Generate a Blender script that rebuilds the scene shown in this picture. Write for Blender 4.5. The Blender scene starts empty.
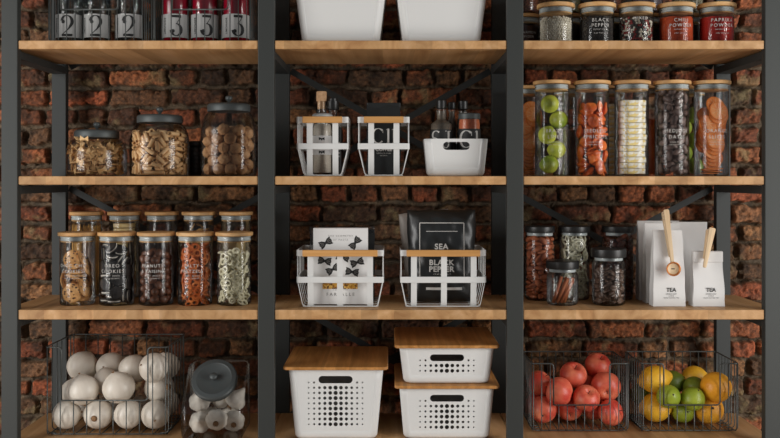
import bpy, bmesh, math, random
import numpy as np
from mathutils import Vector, Quaternion, Matrix
PI = math.pi
random.seed(7)
scn = bpy.context.scene

# ------------------------------------------------------------------ camera
CAMZ = 1.47
cam_d = bpy.data.cameras.new('camera'); cam_d.sensor_width = 36.0
cam_d.lens = 36.0 * 900 / 780; cam_d.shift_y = -39 / 780
cam = bpy.data.objects.new('camera', cam_d); scn.collection.objects.link(cam)
cam.location = (-0.002, -3.0, CAMZ); cam.rotation_euler = (PI / 2, 0, 0)
scn.camera = cam

# ------------------------------------------------------------------ world
wd = bpy.data.worlds.new('world'); scn.world = wd; wd.use_nodes = True
wd.node_tree.nodes['Background'].inputs[0].default_value = (0.93, 0.95, 1.0, 1)
wd.node_tree.nodes['Background'].inputs[1].default_value = 0.16

# ------------------------------------------------------------------ lights: two tall unseen softboxes, placed to match highlight strips on the jars
def area(name, loc, target, sx, sy, power, col):
    l = bpy.data.lights.new(name, 'AREA'); l.shape = 'RECTANGLE'; l.size = sx; l.size_y = sy
    l.energy = power; l.color = col; l.cycles.use_multiple_importance_sampling = False
    o = bpy.data.objects.new(name, l); scn.collection.objects.link(o); o.location = loc
    o.rotation_euler = (Vector(target) - Vector(loc)).to_track_quat('-Z', 'Y').to_euler()
    return o
area('softbox_left', (-3.1, -2.0, 1.28), (0, 0.2, 1.3), 1.6, 3.0, 92, (1.0, .982, .958))
area('softbox_right', (3.1, -1.9, 1.28), (0, 0.2, 1.3), 1.6, 3.0, 102, (1.0, .982, .958))

scn.view_settings.view_transform = 'Standard'
scn.view_settings.look = 'None'
scn.view_settings.exposure = 0.0
scn.view_settings.gamma = 1.0
scn.view_settings.use_curve_mapping = False
scn.cycles.use_denoising = True
scn.cycles.use_adaptive_sampling = False
scn.cycles.transparent_max_bounces = 32
scn.cycles.max_bounces = 10

COL = bpy.data.collections.new('scene'); scn.collection.children.link(COL)

# ------------------------------------------------------------------ materials
def lin(c):
    if isinstance(c, str): c = tuple(int(c[i:i+2], 16) / 255 for i in (0, 2, 4))
    return tuple(((v + .055) / 1.055) ** 2.4 if v > .04045 else v / 12.92 for v in c) + (1,)
def mat(name, col, rough=.6, metal=0, col2=None, nscale=8, stretch=(1, 1, 1), bump=0, bscale=60, contrast=(.35, .65), spec=.5, detail=4, sub=0):
    m = bpy.data.materials.new(name); m.use_nodes = True
    nt = m.node_tree; b = nt.nodes['Principled BSDF']
    b.inputs['Base Color'].default_value = lin(col); b.inputs['Roughness'].default_value = rough
    b.inputs['Metallic'].default_value = metal; b.inputs['Specular IOR Level'].default_value = spec
    if sub: b.inputs['Subsurface Weight'].default_value = sub; b.inputs['Subsurface Scale'].default_value = .01
    if col2 or bump:
        tc = nt.nodes.new('ShaderNodeTexCoord'); mp = nt.nodes.new('ShaderNodeMapping')
        oi = nt.nodes.new('ShaderNodeObjectInfo')
        ad = nt.nodes.new('ShaderNodeVectorMath'); ad.operation = 'MULTIPLY_ADD'
        ad.inputs[1].default_value = (7.3, 5.1, 3.7)
        nt.links.new(oi.outputs['Random'], ad.inputs[0]); nt.links.new(tc.outputs['Object'], ad.inputs[2])
        mp.inputs['Scale'].default_value = stretch
        nt.links.new(ad.outputs[0], mp.inputs[0])
    if col2:
        n = nt.nodes.new('ShaderNodeTexNoise'); n.inputs['Scale'].default_value = nscale; n.inputs['Detail'].default_value = detail
        nt.links.new(mp.outputs[0], n.inputs[0])
        r = nt.nodes.new('ShaderNodeValToRGB'); r.color_ramp.elements[0].position = contrast[0]; r.color_ramp.elements[1].position = contrast[1]
        r.color_ramp.elements[0].color = lin(col); r.color_ramp.elements[1].color = lin(col2)
        nt.links.new(n.outputs[0], r.inputs[0]); nt.links.new(r.outputs[0], b.inputs['Base Color'])
    if bump:
        n2 = nt.nodes.new('ShaderNodeTexNoise'); n2.inputs['Scale'].default_value = bscale; n2.inputs['Detail'].default_value = 3
        nt.links.new(mp.outputs[0], n2.inputs[0])
        bp = nt.nodes.new('ShaderNodeBump'); bp.inputs['Strength'].default_value = bump; bp.inputs['Distance'].default_value = .004
        nt.links.new(n2.outputs[0], bp.inputs['Height']); nt.links.new(bp.outputs[0], b.inputs['Normal'])
    return m

def wood(name, c1, c2, c3, axis='Y', scale=14, stave=.05, rough=.5):
    """boards with stretched grain; staves alternate slightly in tone"""
    m = bpy.data.materials.new(name); m.use_nodes = True; nt = m.node_tree; N = nt.nodes; L = nt.links
    b = N['Principled BSDF']; b.inputs['Roughness'].default_value = rough
    b.inputs['Specular IOR Level'].default_value = .35
    tc = N.new('ShaderNodeTexCoord'); mp = N.new('ShaderNodeMapping')
    st = {'X': (.06, 1, 1), 'Y': (1, .06, 1), 'Z': (1, 1, .06)}[axis]; mp.inputs['Scale'].default_value = st
    oi = N.new('ShaderNodeObjectInfo'); ad = N.new('ShaderNodeVectorMath'); ad.operation = 'MULTIPLY_ADD'; ad.inputs[1].default_value = (3.3, 4.1, 2.7)
    L.new(oi.outputs['Random'], ad.inputs[0]); L.new(tc.outputs['Object'], ad.inputs[2]); L.new(ad.outputs[0], mp.inputs[0])
    n = N.new('ShaderNodeTexNoise'); n.inputs['Scale'].default_value = scale; n.inputs['Detail'].default_value = 7; n.inputs['Roughness'].default_value = .6; n.inputs['Distortion'].default_value = .9
    L.new(mp.outputs[0], n.inputs[0])
    r = N.new('ShaderNodeValToRGB'); e = r.color_ramp.elements; e[0].position = .3; e[0].color = lin(c1); e[1].position = .72; e[1].color = lin(c3)
    x = e.new(.52); x.color = lin(c2)
    L.new(n.outputs[0], r.inputs[0])
    # staves: white noise per stave
    sx = N.new('ShaderNodeSeparateXYZ'); L.new(ad.outputs[0], sx.inputs[0])
    q = N.new('ShaderNodeMath'); q.operation = 'DIVIDE'; q.inputs[1].default_value = stave; L.new(sx.outputs['X' if axis != 'X' else 'Y'], q.inputs[0])
    fl = N.new('ShaderNodeMath'); fl.operation = 'FLOOR'; L.new(q.outputs[0], fl.inputs[0])
    wn = N.new('ShaderNodeTexWhiteNoise'); wn.noise_dimensions = '1D'; L.new(fl.outputs[0], wn.inputs['W'])
    hs = N.new('ShaderNodeHueSaturation'); mr = N.new('ShaderNodeMapRange'); mr.inputs['To Min'].default_value = .84; mr.inputs['To Max'].default_value = 1.12
    L.new(wn.outputs['Value'], mr.inputs[0]); L.new(mr.outputs[0], hs.inputs['Value']); L.new(r.outputs[0], hs.inputs['Color'])
    L.new(hs.outputs[0], b.inputs['Base Color'])
    bp = N.new('ShaderNodeBump'); bp.inputs['Strength'].default_value = .12; bp.inputs['Distance'].default_value = .002
    L.new(n.outputs[0], bp.inputs['Height']); L.new(bp.outputs[0], b.inputs['Normal'])
    return m

def glass(name, tint='fafbfa', edge='868a88', refl=.9, rough=.13, edge_amt=.6):
    """clear thin glass: see-through with Fresnel reflections and a darker rim where the wall is seen edge-on"""
    m = bpy.data.materials.new(name); m.use_nodes = True; nt = m.node_tree; N = nt.nodes; L = nt.links
    N.remove(N['Principled BSDF']); out = N['Material Output']
    tr = N.new('ShaderNodeBsdfTransparent'); gl = N.new('ShaderNodeBsdfGlossy'); gl.inputs['Roughness'].default_value = rough
    lw = N.new('ShaderNodeLayerWeight'); lw.inputs['Blend'].default_value = .25
    mx = N.new('ShaderNodeMix'); mx.data_type = 'RGBA'
    pw = N.new('ShaderNodeMath'); pw.operation = 'POWER'; pw.inputs[1].default_value = 2.2; L.new(lw.outputs['Facing'], pw.inputs[0])
    sc_ = N.new('ShaderNodeMath'); sc_.operation = 'MULTIPLY'; sc_.inputs[1].default_value = edge_amt; L.new(pw.outputs[0], sc_.inputs[0])
    L.new(sc_.outputs[0], mx.inputs['Factor']); mx.inputs['A'].default_value = lin(tint); mx.inputs['B'].default_value = lin(edge)
    L.new(mx.outputs['Result'], tr.inputs[0])
    fr = N.new('ShaderNodeFresnel'); fr.inputs[0].default_value = 1.5
    mu = N.new('ShaderNodeMath'); mu.operation = 'MULTIPLY'; mu.inputs[1].default_value = refl; mu.use_clamp = True; L.new(fr.outputs[0], mu.inputs[0])
    ms = N.new('ShaderNodeMixShader'); L.new(mu.outputs[0], ms.inputs[0]); L.new(tr.outputs[0], ms.inputs[1]); L.new(gl.outputs[0], ms.inputs[2])
    L.new(ms.outputs[0], out.inputs[0])
    return m

def speckle(name, cols, scale=160, rough=.5):
    """voronoi cells picking among several colours"""
    m = bpy.data.materials.new(name); m.use_nodes = True; nt = m.node_tree; N = nt.nodes; L = nt.links
    b = N['Principled BSDF']; b.inputs['Roughness'].default_value = rough
    tc = N.new('ShaderNodeTexCoord'); v = N.new('ShaderNodeTexVoronoi'); v.inputs['Scale'].default_value = scale
    L.new(tc.outputs['Object'], v.inputs['Vector'])
    s = N.new('ShaderNodeSeparateColor'); L.new(v.outputs['Color'], s.inputs[0])
    r = N.new('ShaderNodeValToRGB'); r.color_ramp.interpolation = 'CONSTANT'; e = r.color_ramp.elements
    e[0].color = lin(cols[0]); e[0].position = 0; e[1].position = 1 / len(cols); e[1].color = lin(cols[min(1, len(cols) - 1)])
    for i in range(2, len(cols)): x = e.new(i / len(cols)); x.color = lin(cols[i])
    L.new(s.outputs[0], r.inputs[0]); L.new(r.outputs[0], b.inputs['Base Color'])
    bp = N.new('ShaderNodeBump'); bp.inputs['Strength'].default_value = .5; bp.inputs['Distance'].default_value = .002
    bp.invert = True
    L.new(v.outputs['Distance'], bp.inputs['Height']); L.new(bp.outputs[0], b.inputs['Normal'])
    return m

M = {}
M['steel'] = mat('steel_grey_powdercoat', '373a38', .55, .2, bump=.05, bscale=400)
M['wire'] = mat('wire_dark_steel', '525553', .4, .45)
M['shelfwood'] = wood('shelf_oak', 'a97c50', 'c39868', 'd4ab80', 'Y', 16, .055)
M['lidwood'] = wood('bamboo_lid', 'b98a55', 'cda16b', 'dcb684', 'X', 30, .02, .55)
M['boxlid'] = wood('box_lid_bamboo', 'a36d35', 'bd854a', 'cd975c', 'Y', 40, .012, .45)
M['handlewood'] = wood('handle_beech', 'c08c50', 'd09a5c', 'dba76b', 'X', 30, .02, .5)
M['palewood'] = wood('pale_scoop_wood', 'c9a981', 'dcc29d', 'e6d0b0', 'Z', 30, .02, .55)
M['white'] = mat('white_plastic', 'dfe0de', .45)
M['whitem'] = mat('white_powdercoat', 'dcdddb', .4)
M['paper'] = mat('white_paper', 'dcdbd9', .85, bump=.25, bscale=30)
M['card'] = mat('white_card', 'dddcda', .8)
M['greycard'] = mat('grey_paper', '8f8a85', .8)
M['blackbag'] = mat('matt_black_foil', '1d1f1f', .42, bump=.5, bscale=22)
M['blackcard'] = mat('black_card', '1a1c1c', .6)
M['blackplastic'] = mat('black_plastic', '1c1d1d', .38)
M['lidmetal'] = mat('grey_metal_lid', '4d5252', .5, .35)
M['ink'] = mat('black_ink', '121212', .6)
M['lbl'] = mat('silver_grey_label', 'a9a9a7', .6)
M['whiteink'] = mat('white_print', 'c9c7c2', .6)
M['glassink'] = mat('white_glass_print', 'c6c2bc', .7)
M['dimink'] = mat('fine_print', '8d8b87', .6)
M['glass'] = glass('clear_glass')
M['glassd'] = glass('smoky_glass', 'c9cac8', '303332', .9)
M['steelshade'] = mat('shaded_rear_steel', '353837', .6, .2)  # rack steel with rear shade put into its colour, for back posts and rails
M['brace'] = mat('shaded_brace_steel', '252726', .6, .2)  # brace colour darkened to hold the shade behind the shelves
M['plasticfilm'] = glass('clear_film', 'd8d8d6', '606462', 1.6, .15)
M['seal'] = mat('silicone_seal', 'babfbf', .4)
M['pasta'] = mat('dry_pasta', 'd9ac72', .6, col2='e8c28c', nscale=30, bump=.2, bscale=120)
M['penne'] = mat('penne_pasta', 'dcb07a', .55, col2='eac494', nscale=30)
M['walnut'] = mat('walnut_shell', '966a44', .75, col2='c0946a', nscale=45, bump=1, bscale=110)
M['onion'] = mat('white_onion_skin', 'cfc5b7', .36, col2='e4dccf', nscale=5, stretch=(5, 5, .6), bump=.08, bscale=14, spec=.45)
M['garlic'] = mat('garlic_skin', 'd6cdc2', .5, col2='e6ded4', nscale=9, stretch=(5, 5, .7), bump=.3, bscale=16)
M['root'] = mat('dried_roots', '8a6848', .9, bump=.6, bscale=100)
M['apple'] = mat('red_apple_skin', 'd04a3c', .36, col2='f08c68', nscale=10, stretch=(2.2, 2.2, .7), contrast=(.38, .72), spec=.45)
M['lemon'] = mat('yellow_lemon_skin', 'efb02a', .4, col2='f6c23c', nscale=10, bump=.35, bscale=110)
M['orange'] = mat('orange_skin', 'ea9a20', .4, col2='f3b23a', nscale=8, bump=.35, bscale=110)
M['lime'] = mat('green_lime_skin', '62792a', .38, col2='8f9c36', nscale=9, bump=.3, bscale=110)
M['limey'] = mat('yellow_green_lime_skin', '7d9228', .38, col2='a5b03a', nscale=9, bump=.3, bscale=110)
M['stem'] = mat('dark_stem', '3c2a1a', .8)
M['cookie'] = mat('baked_cookie', 'c48c50', .8, col2='dfae74', nscale=40, bump=.7, bscale=90)
M['choc'] = mat('chocolate', '3a2318', .45, col2='4a2e20', nscale=30)
M['blackbiscuit'] = mat('black_biscuit', '2e2a29', .6, bump=.6, bscale=140)
M['cream'] = mat('white_cream', 'cfc8bd', .6)
M['peanut'] = mat('chocolate_coating', '5c3a2a', .35, col2='7a5240', nscale=20)
M['pretzel'] = mat('salted_pretzel', 'c05c20', .5, col2='dc8444', nscale=30, bump=.2)
M['wpretzel'] = mat('white_coated_pretzel', 'd6cfb0', .5, col2='e3ddc4', nscale=20)
M['apricot'] = mat('dried_apricot', 'd0581e', .45, col2='e87c34', nscale=25, bump=.4, bscale=60)
M['orangeslice'] = mat('orange_flesh', 'de7a36', .5, col2='ea9a58', nscale=40, bump=.3, bscale=80)
M['date'] = mat('dried_date', '5e4a44', .45, col2='806a62', nscale=40, bump=.7, bscale=80)
M['nougat'] = speckle('cream_nougat', ['ece8de', 'e8cf88', 'e8dcc0', 'f1ede4', 'e6e0d4'], 120, .7)
M['almond'] = mat('almond_skin', '9c5130', .6, col2='b96b42', nscale=30, stretch=(.5, 3, 3), bump=.4, bscale=90)
M['bean'] = mat('roasted_coffee_bean', '553f34', .38, col2='745c4e', nscale=40, bump=.3)
M['pecan'] = mat('brown_nut', '54291a', .5, col2='6d3a26', nscale=40, bump=.5, bscale=90)
M['wheel'] = mat('pale_green_pasta', 'dcd8be', .55, col2='ebe7d4', nscale=20)
M['cinnamon'] = mat('cinnamon_bark', '8a4726', .7, col2='a86238', nscale=20, stretch=(4, 4, .5), bump=.4)
M['spag'] = mat('spaghetti_pasta', 'd3a256', .5)
M['cracker'] = mat('cream_crackers', 'd9b878', .7, col2='e6cd96', nscale=60, bump=.3)
M['chips'] = mat('toasted_snacks', 'b98a52', .7, col2='caa069', nscale=40)
M['ppwhite'] = mat('white_pepper', 'cdc3b0', .6, col2='e6dfd0', nscale=60)
M['ppblack'] = mat('black_pepper', '2e2926', .6, col2='48403a', nscale=60)
M['ppred'] = mat('pink_pepper', '8c2420', .5)
M['chili'] = mat('chili_powder', 'b03c10', .9, col2='c75220', nscale=150, bump=.8, bscale=300)
M['paprika'] = mat('paprika_powder', 'a8190f', .9, col2='c02a1c', nscale=150, bump=.8, bscale=300)
M['cinpow'] = mat('cinnamon_powder', '4c302c', .9, col2='5d3d36', nscale=150, bump=.8, bscale=300)
M['ruby'] = glass('ruby_drink', 'a00820', '2a0208', .3, .05)
M['copper'] = mat('copper_scoop', 'c07a42', .35, .6)
M['herb'] = speckle('dried_herbs', ['3a3a1c', '55502a', '6a5a30', '2c2a18'], 260, .8)
M['redherb'] = speckle('dried_red_petals', ['5a2a1c', '7a4028', '3c201a', '8a5a34'], 260, .8)
M['paleherb'] = speckle('pale_dried_flakes', ['8f8468', 'a59a80', '6d6450', 'c0b8a0'], 260, .8)
M['salt'] = mat('pale_pink_salt', 'cfc3b4', .7, col2='dfd6ca', nscale=200, bump=.5, bscale=400)
M['spicegrey'] = mat('grey_brown_spice', '6e6258', .8, col2='857868', nscale=200)
M['spiceorange'] = mat('orange_spice', 'b05a36', .8, col2='c87048', nscale=200)
M['cork'] = mat('pale_cork', 'b9916a', .8, col2='cba680', nscale=90)
M['darkglass'] = mat('dark_ribbed_tin', '1b1715', .4)
M['floor'] = wood('floor_boards', '7a5a3c', '8d6a48', '9b7752', 'Y', 8, .14, .5)
M['plaster'] = mat('white_plaster', 'c9c6c0', .9)

# ------------------------------------------------------------------ mesh helpers
def mk(name, vf, material, parent=None, smooth=False, loc=None, rot=None):
    v, f = vf[0], vf[1]
    m = bpy.data.meshes.new(name); m.from_pydata([tuple(p) for p in v], [], [tuple(q) for q in f])
    mats = material if isinstance(material, (list, tuple)) else [material]
    for x in mats: m.materials.append(x)
    if len(vf) > 2:
        m.polygons.foreach_set('material_index', vf[2])
    if smooth: m.polygons.foreach_set('use_smooth', [True] * len(m.polygons))
    m.update()
    o = bpy.data.objects.new(name, m); COL.objects.link(o)
    if parent: o.parent = parent
    if loc is not None: o.location = loc
    if rot is not None:
        if isinstance(rot, Quaternion): o.rotation_mode = 'QUATERNION'; o.rotation_quaternion = rot
        else: o.rotation_euler = rot
    return o
def bev(o, w=.002, seg=2):
    md = o.modifiers.new('bevel', 'BEVEL'); md.width = w; md.segments = seg; md.limit_method = 'ANGLE'; md.angle_limit = .7
    return o
def smooth_angle(o, deg=35):
    me = o.data; me.polygons.foreach_set('use_smooth', [True] * len(me.polygons))
    bm = bmesh.new(); bm.from_mesh(me)
    for e in bm.edges:
        if len(e.link_faces) == 2 and e.calc_face_angle(0) > math.radians(deg): e.smooth = False
    bm.to_mesh(me); bm.free(); return o
def merge(*parts):
    V, F, I = [], [], []
    anyi = any(len(p) > 2 for p in parts)
    for p in parts:
        n = len(V); V += list(p[0]); F += [tuple(i + n for i in q) for q in p[1]]
        if anyi: I += list(p[2]) if len(p) > 2 else [0] * len(p[1])
    return (V, F, I) if anyi else (V, F)
def tag_i(vf, i): return (vf[0], vf[1], [i] * len(vf[1]))
def tf(vf, mtx): return ([tuple(mtx @ Vector(p)) for p in vf[0]],) + tuple(vf[1:])
def mv(vf, x=0, y=0, z=0): return ([(a + x, b + y, c + z) for a, b, c in vf[0]],) + tuple(vf[1:])
def box(x0, x1, y0, y1, z0, z1):
    v = [(x, y, z) for x in (x0, x1) for y in (y0, y1) for z in (z0, z1)]
    return v, [(0, 1, 3, 2), (4, 6, 7, 5), (0, 4, 5, 1), (2, 3, 7, 6), (0, 2, 6, 4), (1, 5, 7, 3)]
def lathe(prof, n=32, cap0=True, cap1=True):
    """prof: list of (r, z), outside going up"""
    V, F = [], []
    for r, z in prof:
        for i in range(n): a = 2 * PI * i / n; V.append((r * math.cos(a), r * math.sin(a), z))
    for k in range(len(prof) - 1):
        for i in range(n): j = (i + 1) % n; F.append((k*n+i, k*n+j, (k+1)*n+j, (k+1)*n+i))
    if cap0: F.append(tuple(range(n - 1, -1, -1)))
    if cap1: F.append(tuple((len(prof)-1)*n + i for i in range(n)))
    return V, F
def loop_rect(w, d, r, n=6):
    """rounded rectangle outline centred on the origin"""
    P = []; r = min(r, w/2-1e-4, d/2-1e-4)
    for cx, cy, a0 in ((w/2-r, d/2-r, 0), (-w/2+r, d/2-r, PI/2), (-w/2+r, -d/2+r, PI), (w/2-r, -d/2+r, 3*PI/2)):
        for i in range(n + 1): a = a0 + PI/2*i/n; P.append((cx + r*math.cos(a), cy + r*math.sin(a)))
    return P
def loft(rings, cap0=True, cap1=True, closed=True):
    V, F = [], []; n = len(rings[0])
    for R in rings: V += list(R)
    for k in range(len(rings) - 1):
        for i in range(n if closed else n - 1):
            j = (i + 1) % n; F.append((k*n+i, k*n+j, (k+1)*n+j, (k+1)*n+i))
    if cap0: F.append(tuple(range(n - 1, -1, -1)))
    if cap1: F.append(tuple((len(rings)-1)*n + i for i in range(n)))
    return V, F
def slab(w, d, h, r, bevel=.002, n=6):
    """rounded-corner slab, base at z = 0"""
    def ring(k, z): return [(x, y, z) for x, y in loop_rect(w - 2*k, d - 2*k, max(r - k, .001), n)]
    return loft([ring(bevel, 0), ring(0, bevel), ring(0, h - bevel), ring(bevel, h)])
def tube(path, r, n=6, closed=False):
    P = [Vector(p) for p in path]; V, F = [], []; m = len(P); up = None
    for i, p in enumerate(P):
        a = P[(i - 1) % m] if (i or closed) else p; b = P[(i + 1) % m] if (i < m - 1 or closed) else p
        t = (b - a)
        t = t.normalized() if t.length > 1e-9 else Vector((0, 0, 1))
        if up is None:
            up = t.orthogonal().normalized()
        up = (up - t * up.dot(t))
        up = up.normalized() if up.length > 1e-6 else t.orthogonal().normalized()
        s = t.cross(up)
        for k in range(n): q = 2*PI*k/n; V.append(tuple(p + up*(r*math.cos(q)) + s*(r*math.sin(q))))
    for i in range(m if closed else m - 1):
        j = (i + 1) % m
        for k in range(n): l = (k + 1) % n; F.append((i*n+k, i*n+l, j*n+l, j*n+k))
    if not closed: F += [tuple(range(n-1, -1, -1)), tuple((m-1)*n + k for k in range(n))]
    return V, F
def flat_strip(path, w, t, normal=(0, -1, 0)):
    """flat bar following a path; w across, t along 'normal'"""
    P = [Vector(p) for p in path]; V, F = [], []; nn = Vector(normal)
    for i, p in enumerate(P):
        a = P[max(i-1, 0)]; b = P[min(i+1, len(P)-1)]; tg = (b - a).normalized()
        s = tg.cross(nn).normalized(); q = s.cross(tg).normalized()
        for u, v_ in ((-1, -1), (1, -1), (1, 1), (-1, 1)): V.append(tuple(p + s*(w/2*u) + q*(t/2*v_)))
    for i in range(len(P) - 1):
        for k in range(4): l = (k+1) % 4; F.append((i*4+k, i*4+l, i*4+4+l, i*4+4+k))
    F += [(3, 2, 1, 0), tuple((len(P)-1)*4 + k for k in range(4))]
    return V, F
def fillet(pts, r, n=4):
    """round the inner corners of an open 3-D polyline"""
    P = [Vector(p) for p in pts]; out = [P[0]]
    for i in range(1, len(P) - 1):
        a = (P[i-1] - P[i]); b = (P[i+1] - P[i]); k = min(r, a.length*.49, b.length*.49)
        A = P[i] + a.normalized()*k; B = P[i] + b.normalized()*k
        for j in range(n + 1):
            t = j / n; out.append(A*(1-t)**2 + P[i]*2*t*(1-t) + B*t*t)
    out.append(P[-1]); return [tuple(p) for p in out]
def ball(rx, ry, rz, n=24, m=14, fn=None):
    V, F = [(0, 0, -rz)], []
    for k in range(1, m):
        p = PI*k/m - PI/2
        for i in range(n): a = 2*PI*i/n; V.append((rx*math.cos(p)*math.cos(a), ry*math.cos(p)*math.sin(a), rz*math.sin(p)))
    V.append((0, 0, rz)); e = len(V) - 1
    for i in range(n): F.append((0, 1+(i+1) % n, 1+i))
    for k in range(m - 2):
        for i in range(n): j = (i+1) % n; F.append((1+k*n+i, 1+k*n+j, 1+(k+1)*n+j, 1+(k+1)*n+i))
    for i in range(n): F.append((1+(m-2)*n+i, 1+(m-2)*n+(i+1) % n, e))
    if fn: V = [fn(Vector(p)) for p in V]
    return V, F
_tcache = {}
def text_vf(s, size, extrude=0, bold=0, spacing=1.0, align='CENTER'):
    c = bpy.data.curves.new('t', 'FONT'); c.body = s; c.size = size; c.extrude = extrude; c.offset = bold
    c.align_x = align; c.align_y = 'CENTER'; c.space_character = spacing; c.resolution_u = 3; c.space_line = 1.05
    o = bpy.data.objects.new('t', c); scn.collection.objects.link(o)
    me = o.to_mesh(); V = [tuple(v.co) for v in me.vertices]; F = [tuple(p.vertices) for p in me.polygons]
    o.to_mesh_clear(); bpy.data.objects.remove(o); bpy.data.curves.remove(c)
    return V, F
def curve_panel(splines, extrude):
    """filled 2-D outline with holes -> solid panel in the xy plane"""
    c = bpy.data.curves.new('p', 'CURVE'); c.dimensions = '2D'; c.fill_mode = 'BOTH'; c.extrude = extrude
    for pts in splines:
        s = c.splines.new('POLY'); s.points.add(len(pts) - 1)
        for i, p in enumerate(pts): s.points[i].co = (p[0], p[1], 0, 1)
        s.use_cyclic_u = True
    o = bpy.data.objects.new('p', c); scn.collection.objects.link(o)
    me = o.to_mesh(); V = [tuple(v.co) for v in me.vertices]; F = [tuple(p.vertices) for p in me.polygons]
    o.to_mesh_clear(); bpy.data.objects.remove(o); bpy.data.curves.remove(c)
    return V, F
def stand(vf, y=0, x=0, z=0):
    """xy-plane lettering -> upright facing -Y"""
    return ([(a + x, y - c, b + z) for a, b, c in vf[0]],) + tuple(vf[1:])
def wrap(vf, r, z=0, a0=0):
    """xy-plane lettering -> wrapped on the front of a cylinder"""
    return ([((r + c)*math.sin(a/r + a0), -(r + c)*math.cos(a/r + a0), b + z) for a, b, c in vf[0]],) + tuple(vf[1:])
def ribbon(pts, t=.0002):
    """variable-width stroke: (x, y, width) -> polygons in the xy plane with a sliver of thickness"""
    V, F = [], []; P = [Vector(p[:2]) for p in pts]
    for i, p in enumerate(P):
        a = P[max(i-1, 0)]; b = P[min(i+1, len(P)-1)]; d = (b - a).normalized(); n = Vector((-d.y, d.x))
        for s in (1, -1): q = p + n*(pts[i][2]/2*s); V.append((q.x, q.y, t))
    for i in range(len(P)-1): F.append((2*i, 2*i+1, 2*i+3, 2*i+2))
    return V, F
def arc_pts(cx, cy, rx, ry, a0, a1, w0, w1, n=14):
    """arc with width swelling where the stroke is vertical (high-contrast lettering)"""
    out = []
    for i in range(n + 1):
        a = math.radians(a0 + (a1-a0)*i/n); out.append((cx + rx*math.cos(a), cy + ry*math.sin(a), w0 + (w1-w0)*abs(math.cos(a))**1.4))
    return out
def disc2(cx, cy, r, t=.0002, n=12):
    return [(cx + r*math.cos(2*PI*i/n), cy + r*math.sin(2*PI*i/n), t) for i in range(n)], [tuple(range(n))]
def sc2(vf, k, dx=0, dy=0): return ([(a*k + dx, b*k + dy, c) for a, b, c in vf[0]],) + tuple(vf[1:])
# high-contrast glyphs in a unit box (height 1)
def glyph(ch):
    if ch == '2':
        return merge(disc2(-.17, .68, .085), ribbon(arc_pts(0, .70, .24, .27, 175, -35, .03, .15)),
                     ribbon([(.20, .55, .13), (.08, .36, .06), (-.08, .2, .035), (-.22, .08, .03)]), ribbon([(-.24, .06, .1), (0, .06, .12), (.2, .06, .12), (.25, .1, .06)]))
    if ch == '3':
        return merge(ribbon([(-.2, .94, .11), (0, .94, .12), (.22, .94, .12)]), ribbon([(.2, .9, .03), (.02, .6, .03)]),
                     ribbon(arc_pts(0, .31, .23, .28, 95, -178, .03, .16)), disc2(-.15, .25, .085))
    if ch == 'C':
        return merge(ribbon(arc_pts(0, .5, .40, .48, 48, 312, .03, .2, 24)), ribbon([(.3, .92, .03), (.31, .68, .03)]))
    if ch == 'l':
        return merge(ribbon([(0, .02, .13), (0, .98, .13)]), ribbon([(-.12, .015, .03), (.12, .015, .03)]), ribbon([(-.14, .9, .03), (0, .97, .05)]))
    if ch == 'S':
        return merge(ribbon(arc_pts(0, .74, .24, .24, 40, 215, .03, .13)), ribbon([(-.19, .6, .13), (0, .5, .18), (.19, .38, .14)]), ribbon(arc_pts(0, .26, .25, .24, 30, -145, .03, .13)))
    if ch == 'J':
        return merge(ribbon([(.1, .97, .14), (.1, .3, .13)]), ribbon(arc_pts(-.08, .25, .18, .22, 5, -170, .03, .1)), ribbon([(-.1, .97, .05), (.26, .97, .05)]))

# ------------------------------------------------------------------ scene bookkeeping
def at(px, py, Y):
    k = (3.0 + Y) / 900; return Vector(((px - 390) * k, Y, CAMZ - (py - 180) * k))
def label(o, lab, cat, group=None):
    o['label'] = lab; o['category'] = cat
    if group: o['group'] = group
    return o
def thing(name, lab, cat, loc=(0, 0, 0), rotz=0, group=None):
    o = bpy.data.objects.new(name, None); COL.objects.link(o); o.location = loc; o.rotation_euler = (0, 0, rotz)
    o.empty_display_size = .05
    return label(o, lab, cat, group)
def setting(o): o['kind'] = 'structure'; return o
def dup(root, loc, lab=None, group=None, rotz=None, skip=()):
    r = root.copy(); COL.objects.link(r); r.location = loc
    if rotz is not None: r.rotation_euler = (0, 0, rotz)
    if lab: r['label'] = lab
    if group: r['group'] = group
    for ch in list(root.children):
        if ch.name.split('.')[0] in skip: continue
        c = ch.copy(); COL.objects.link(c); c.parent = r
        for g in ch.children:
            d = g.copy(); COL.objects.link(d); d.parent = c
    return r
Z1, Z2, Z3, Z4 = 1.9364, 1.4834, 1.0371, 0.5905      # shelf tops

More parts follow.
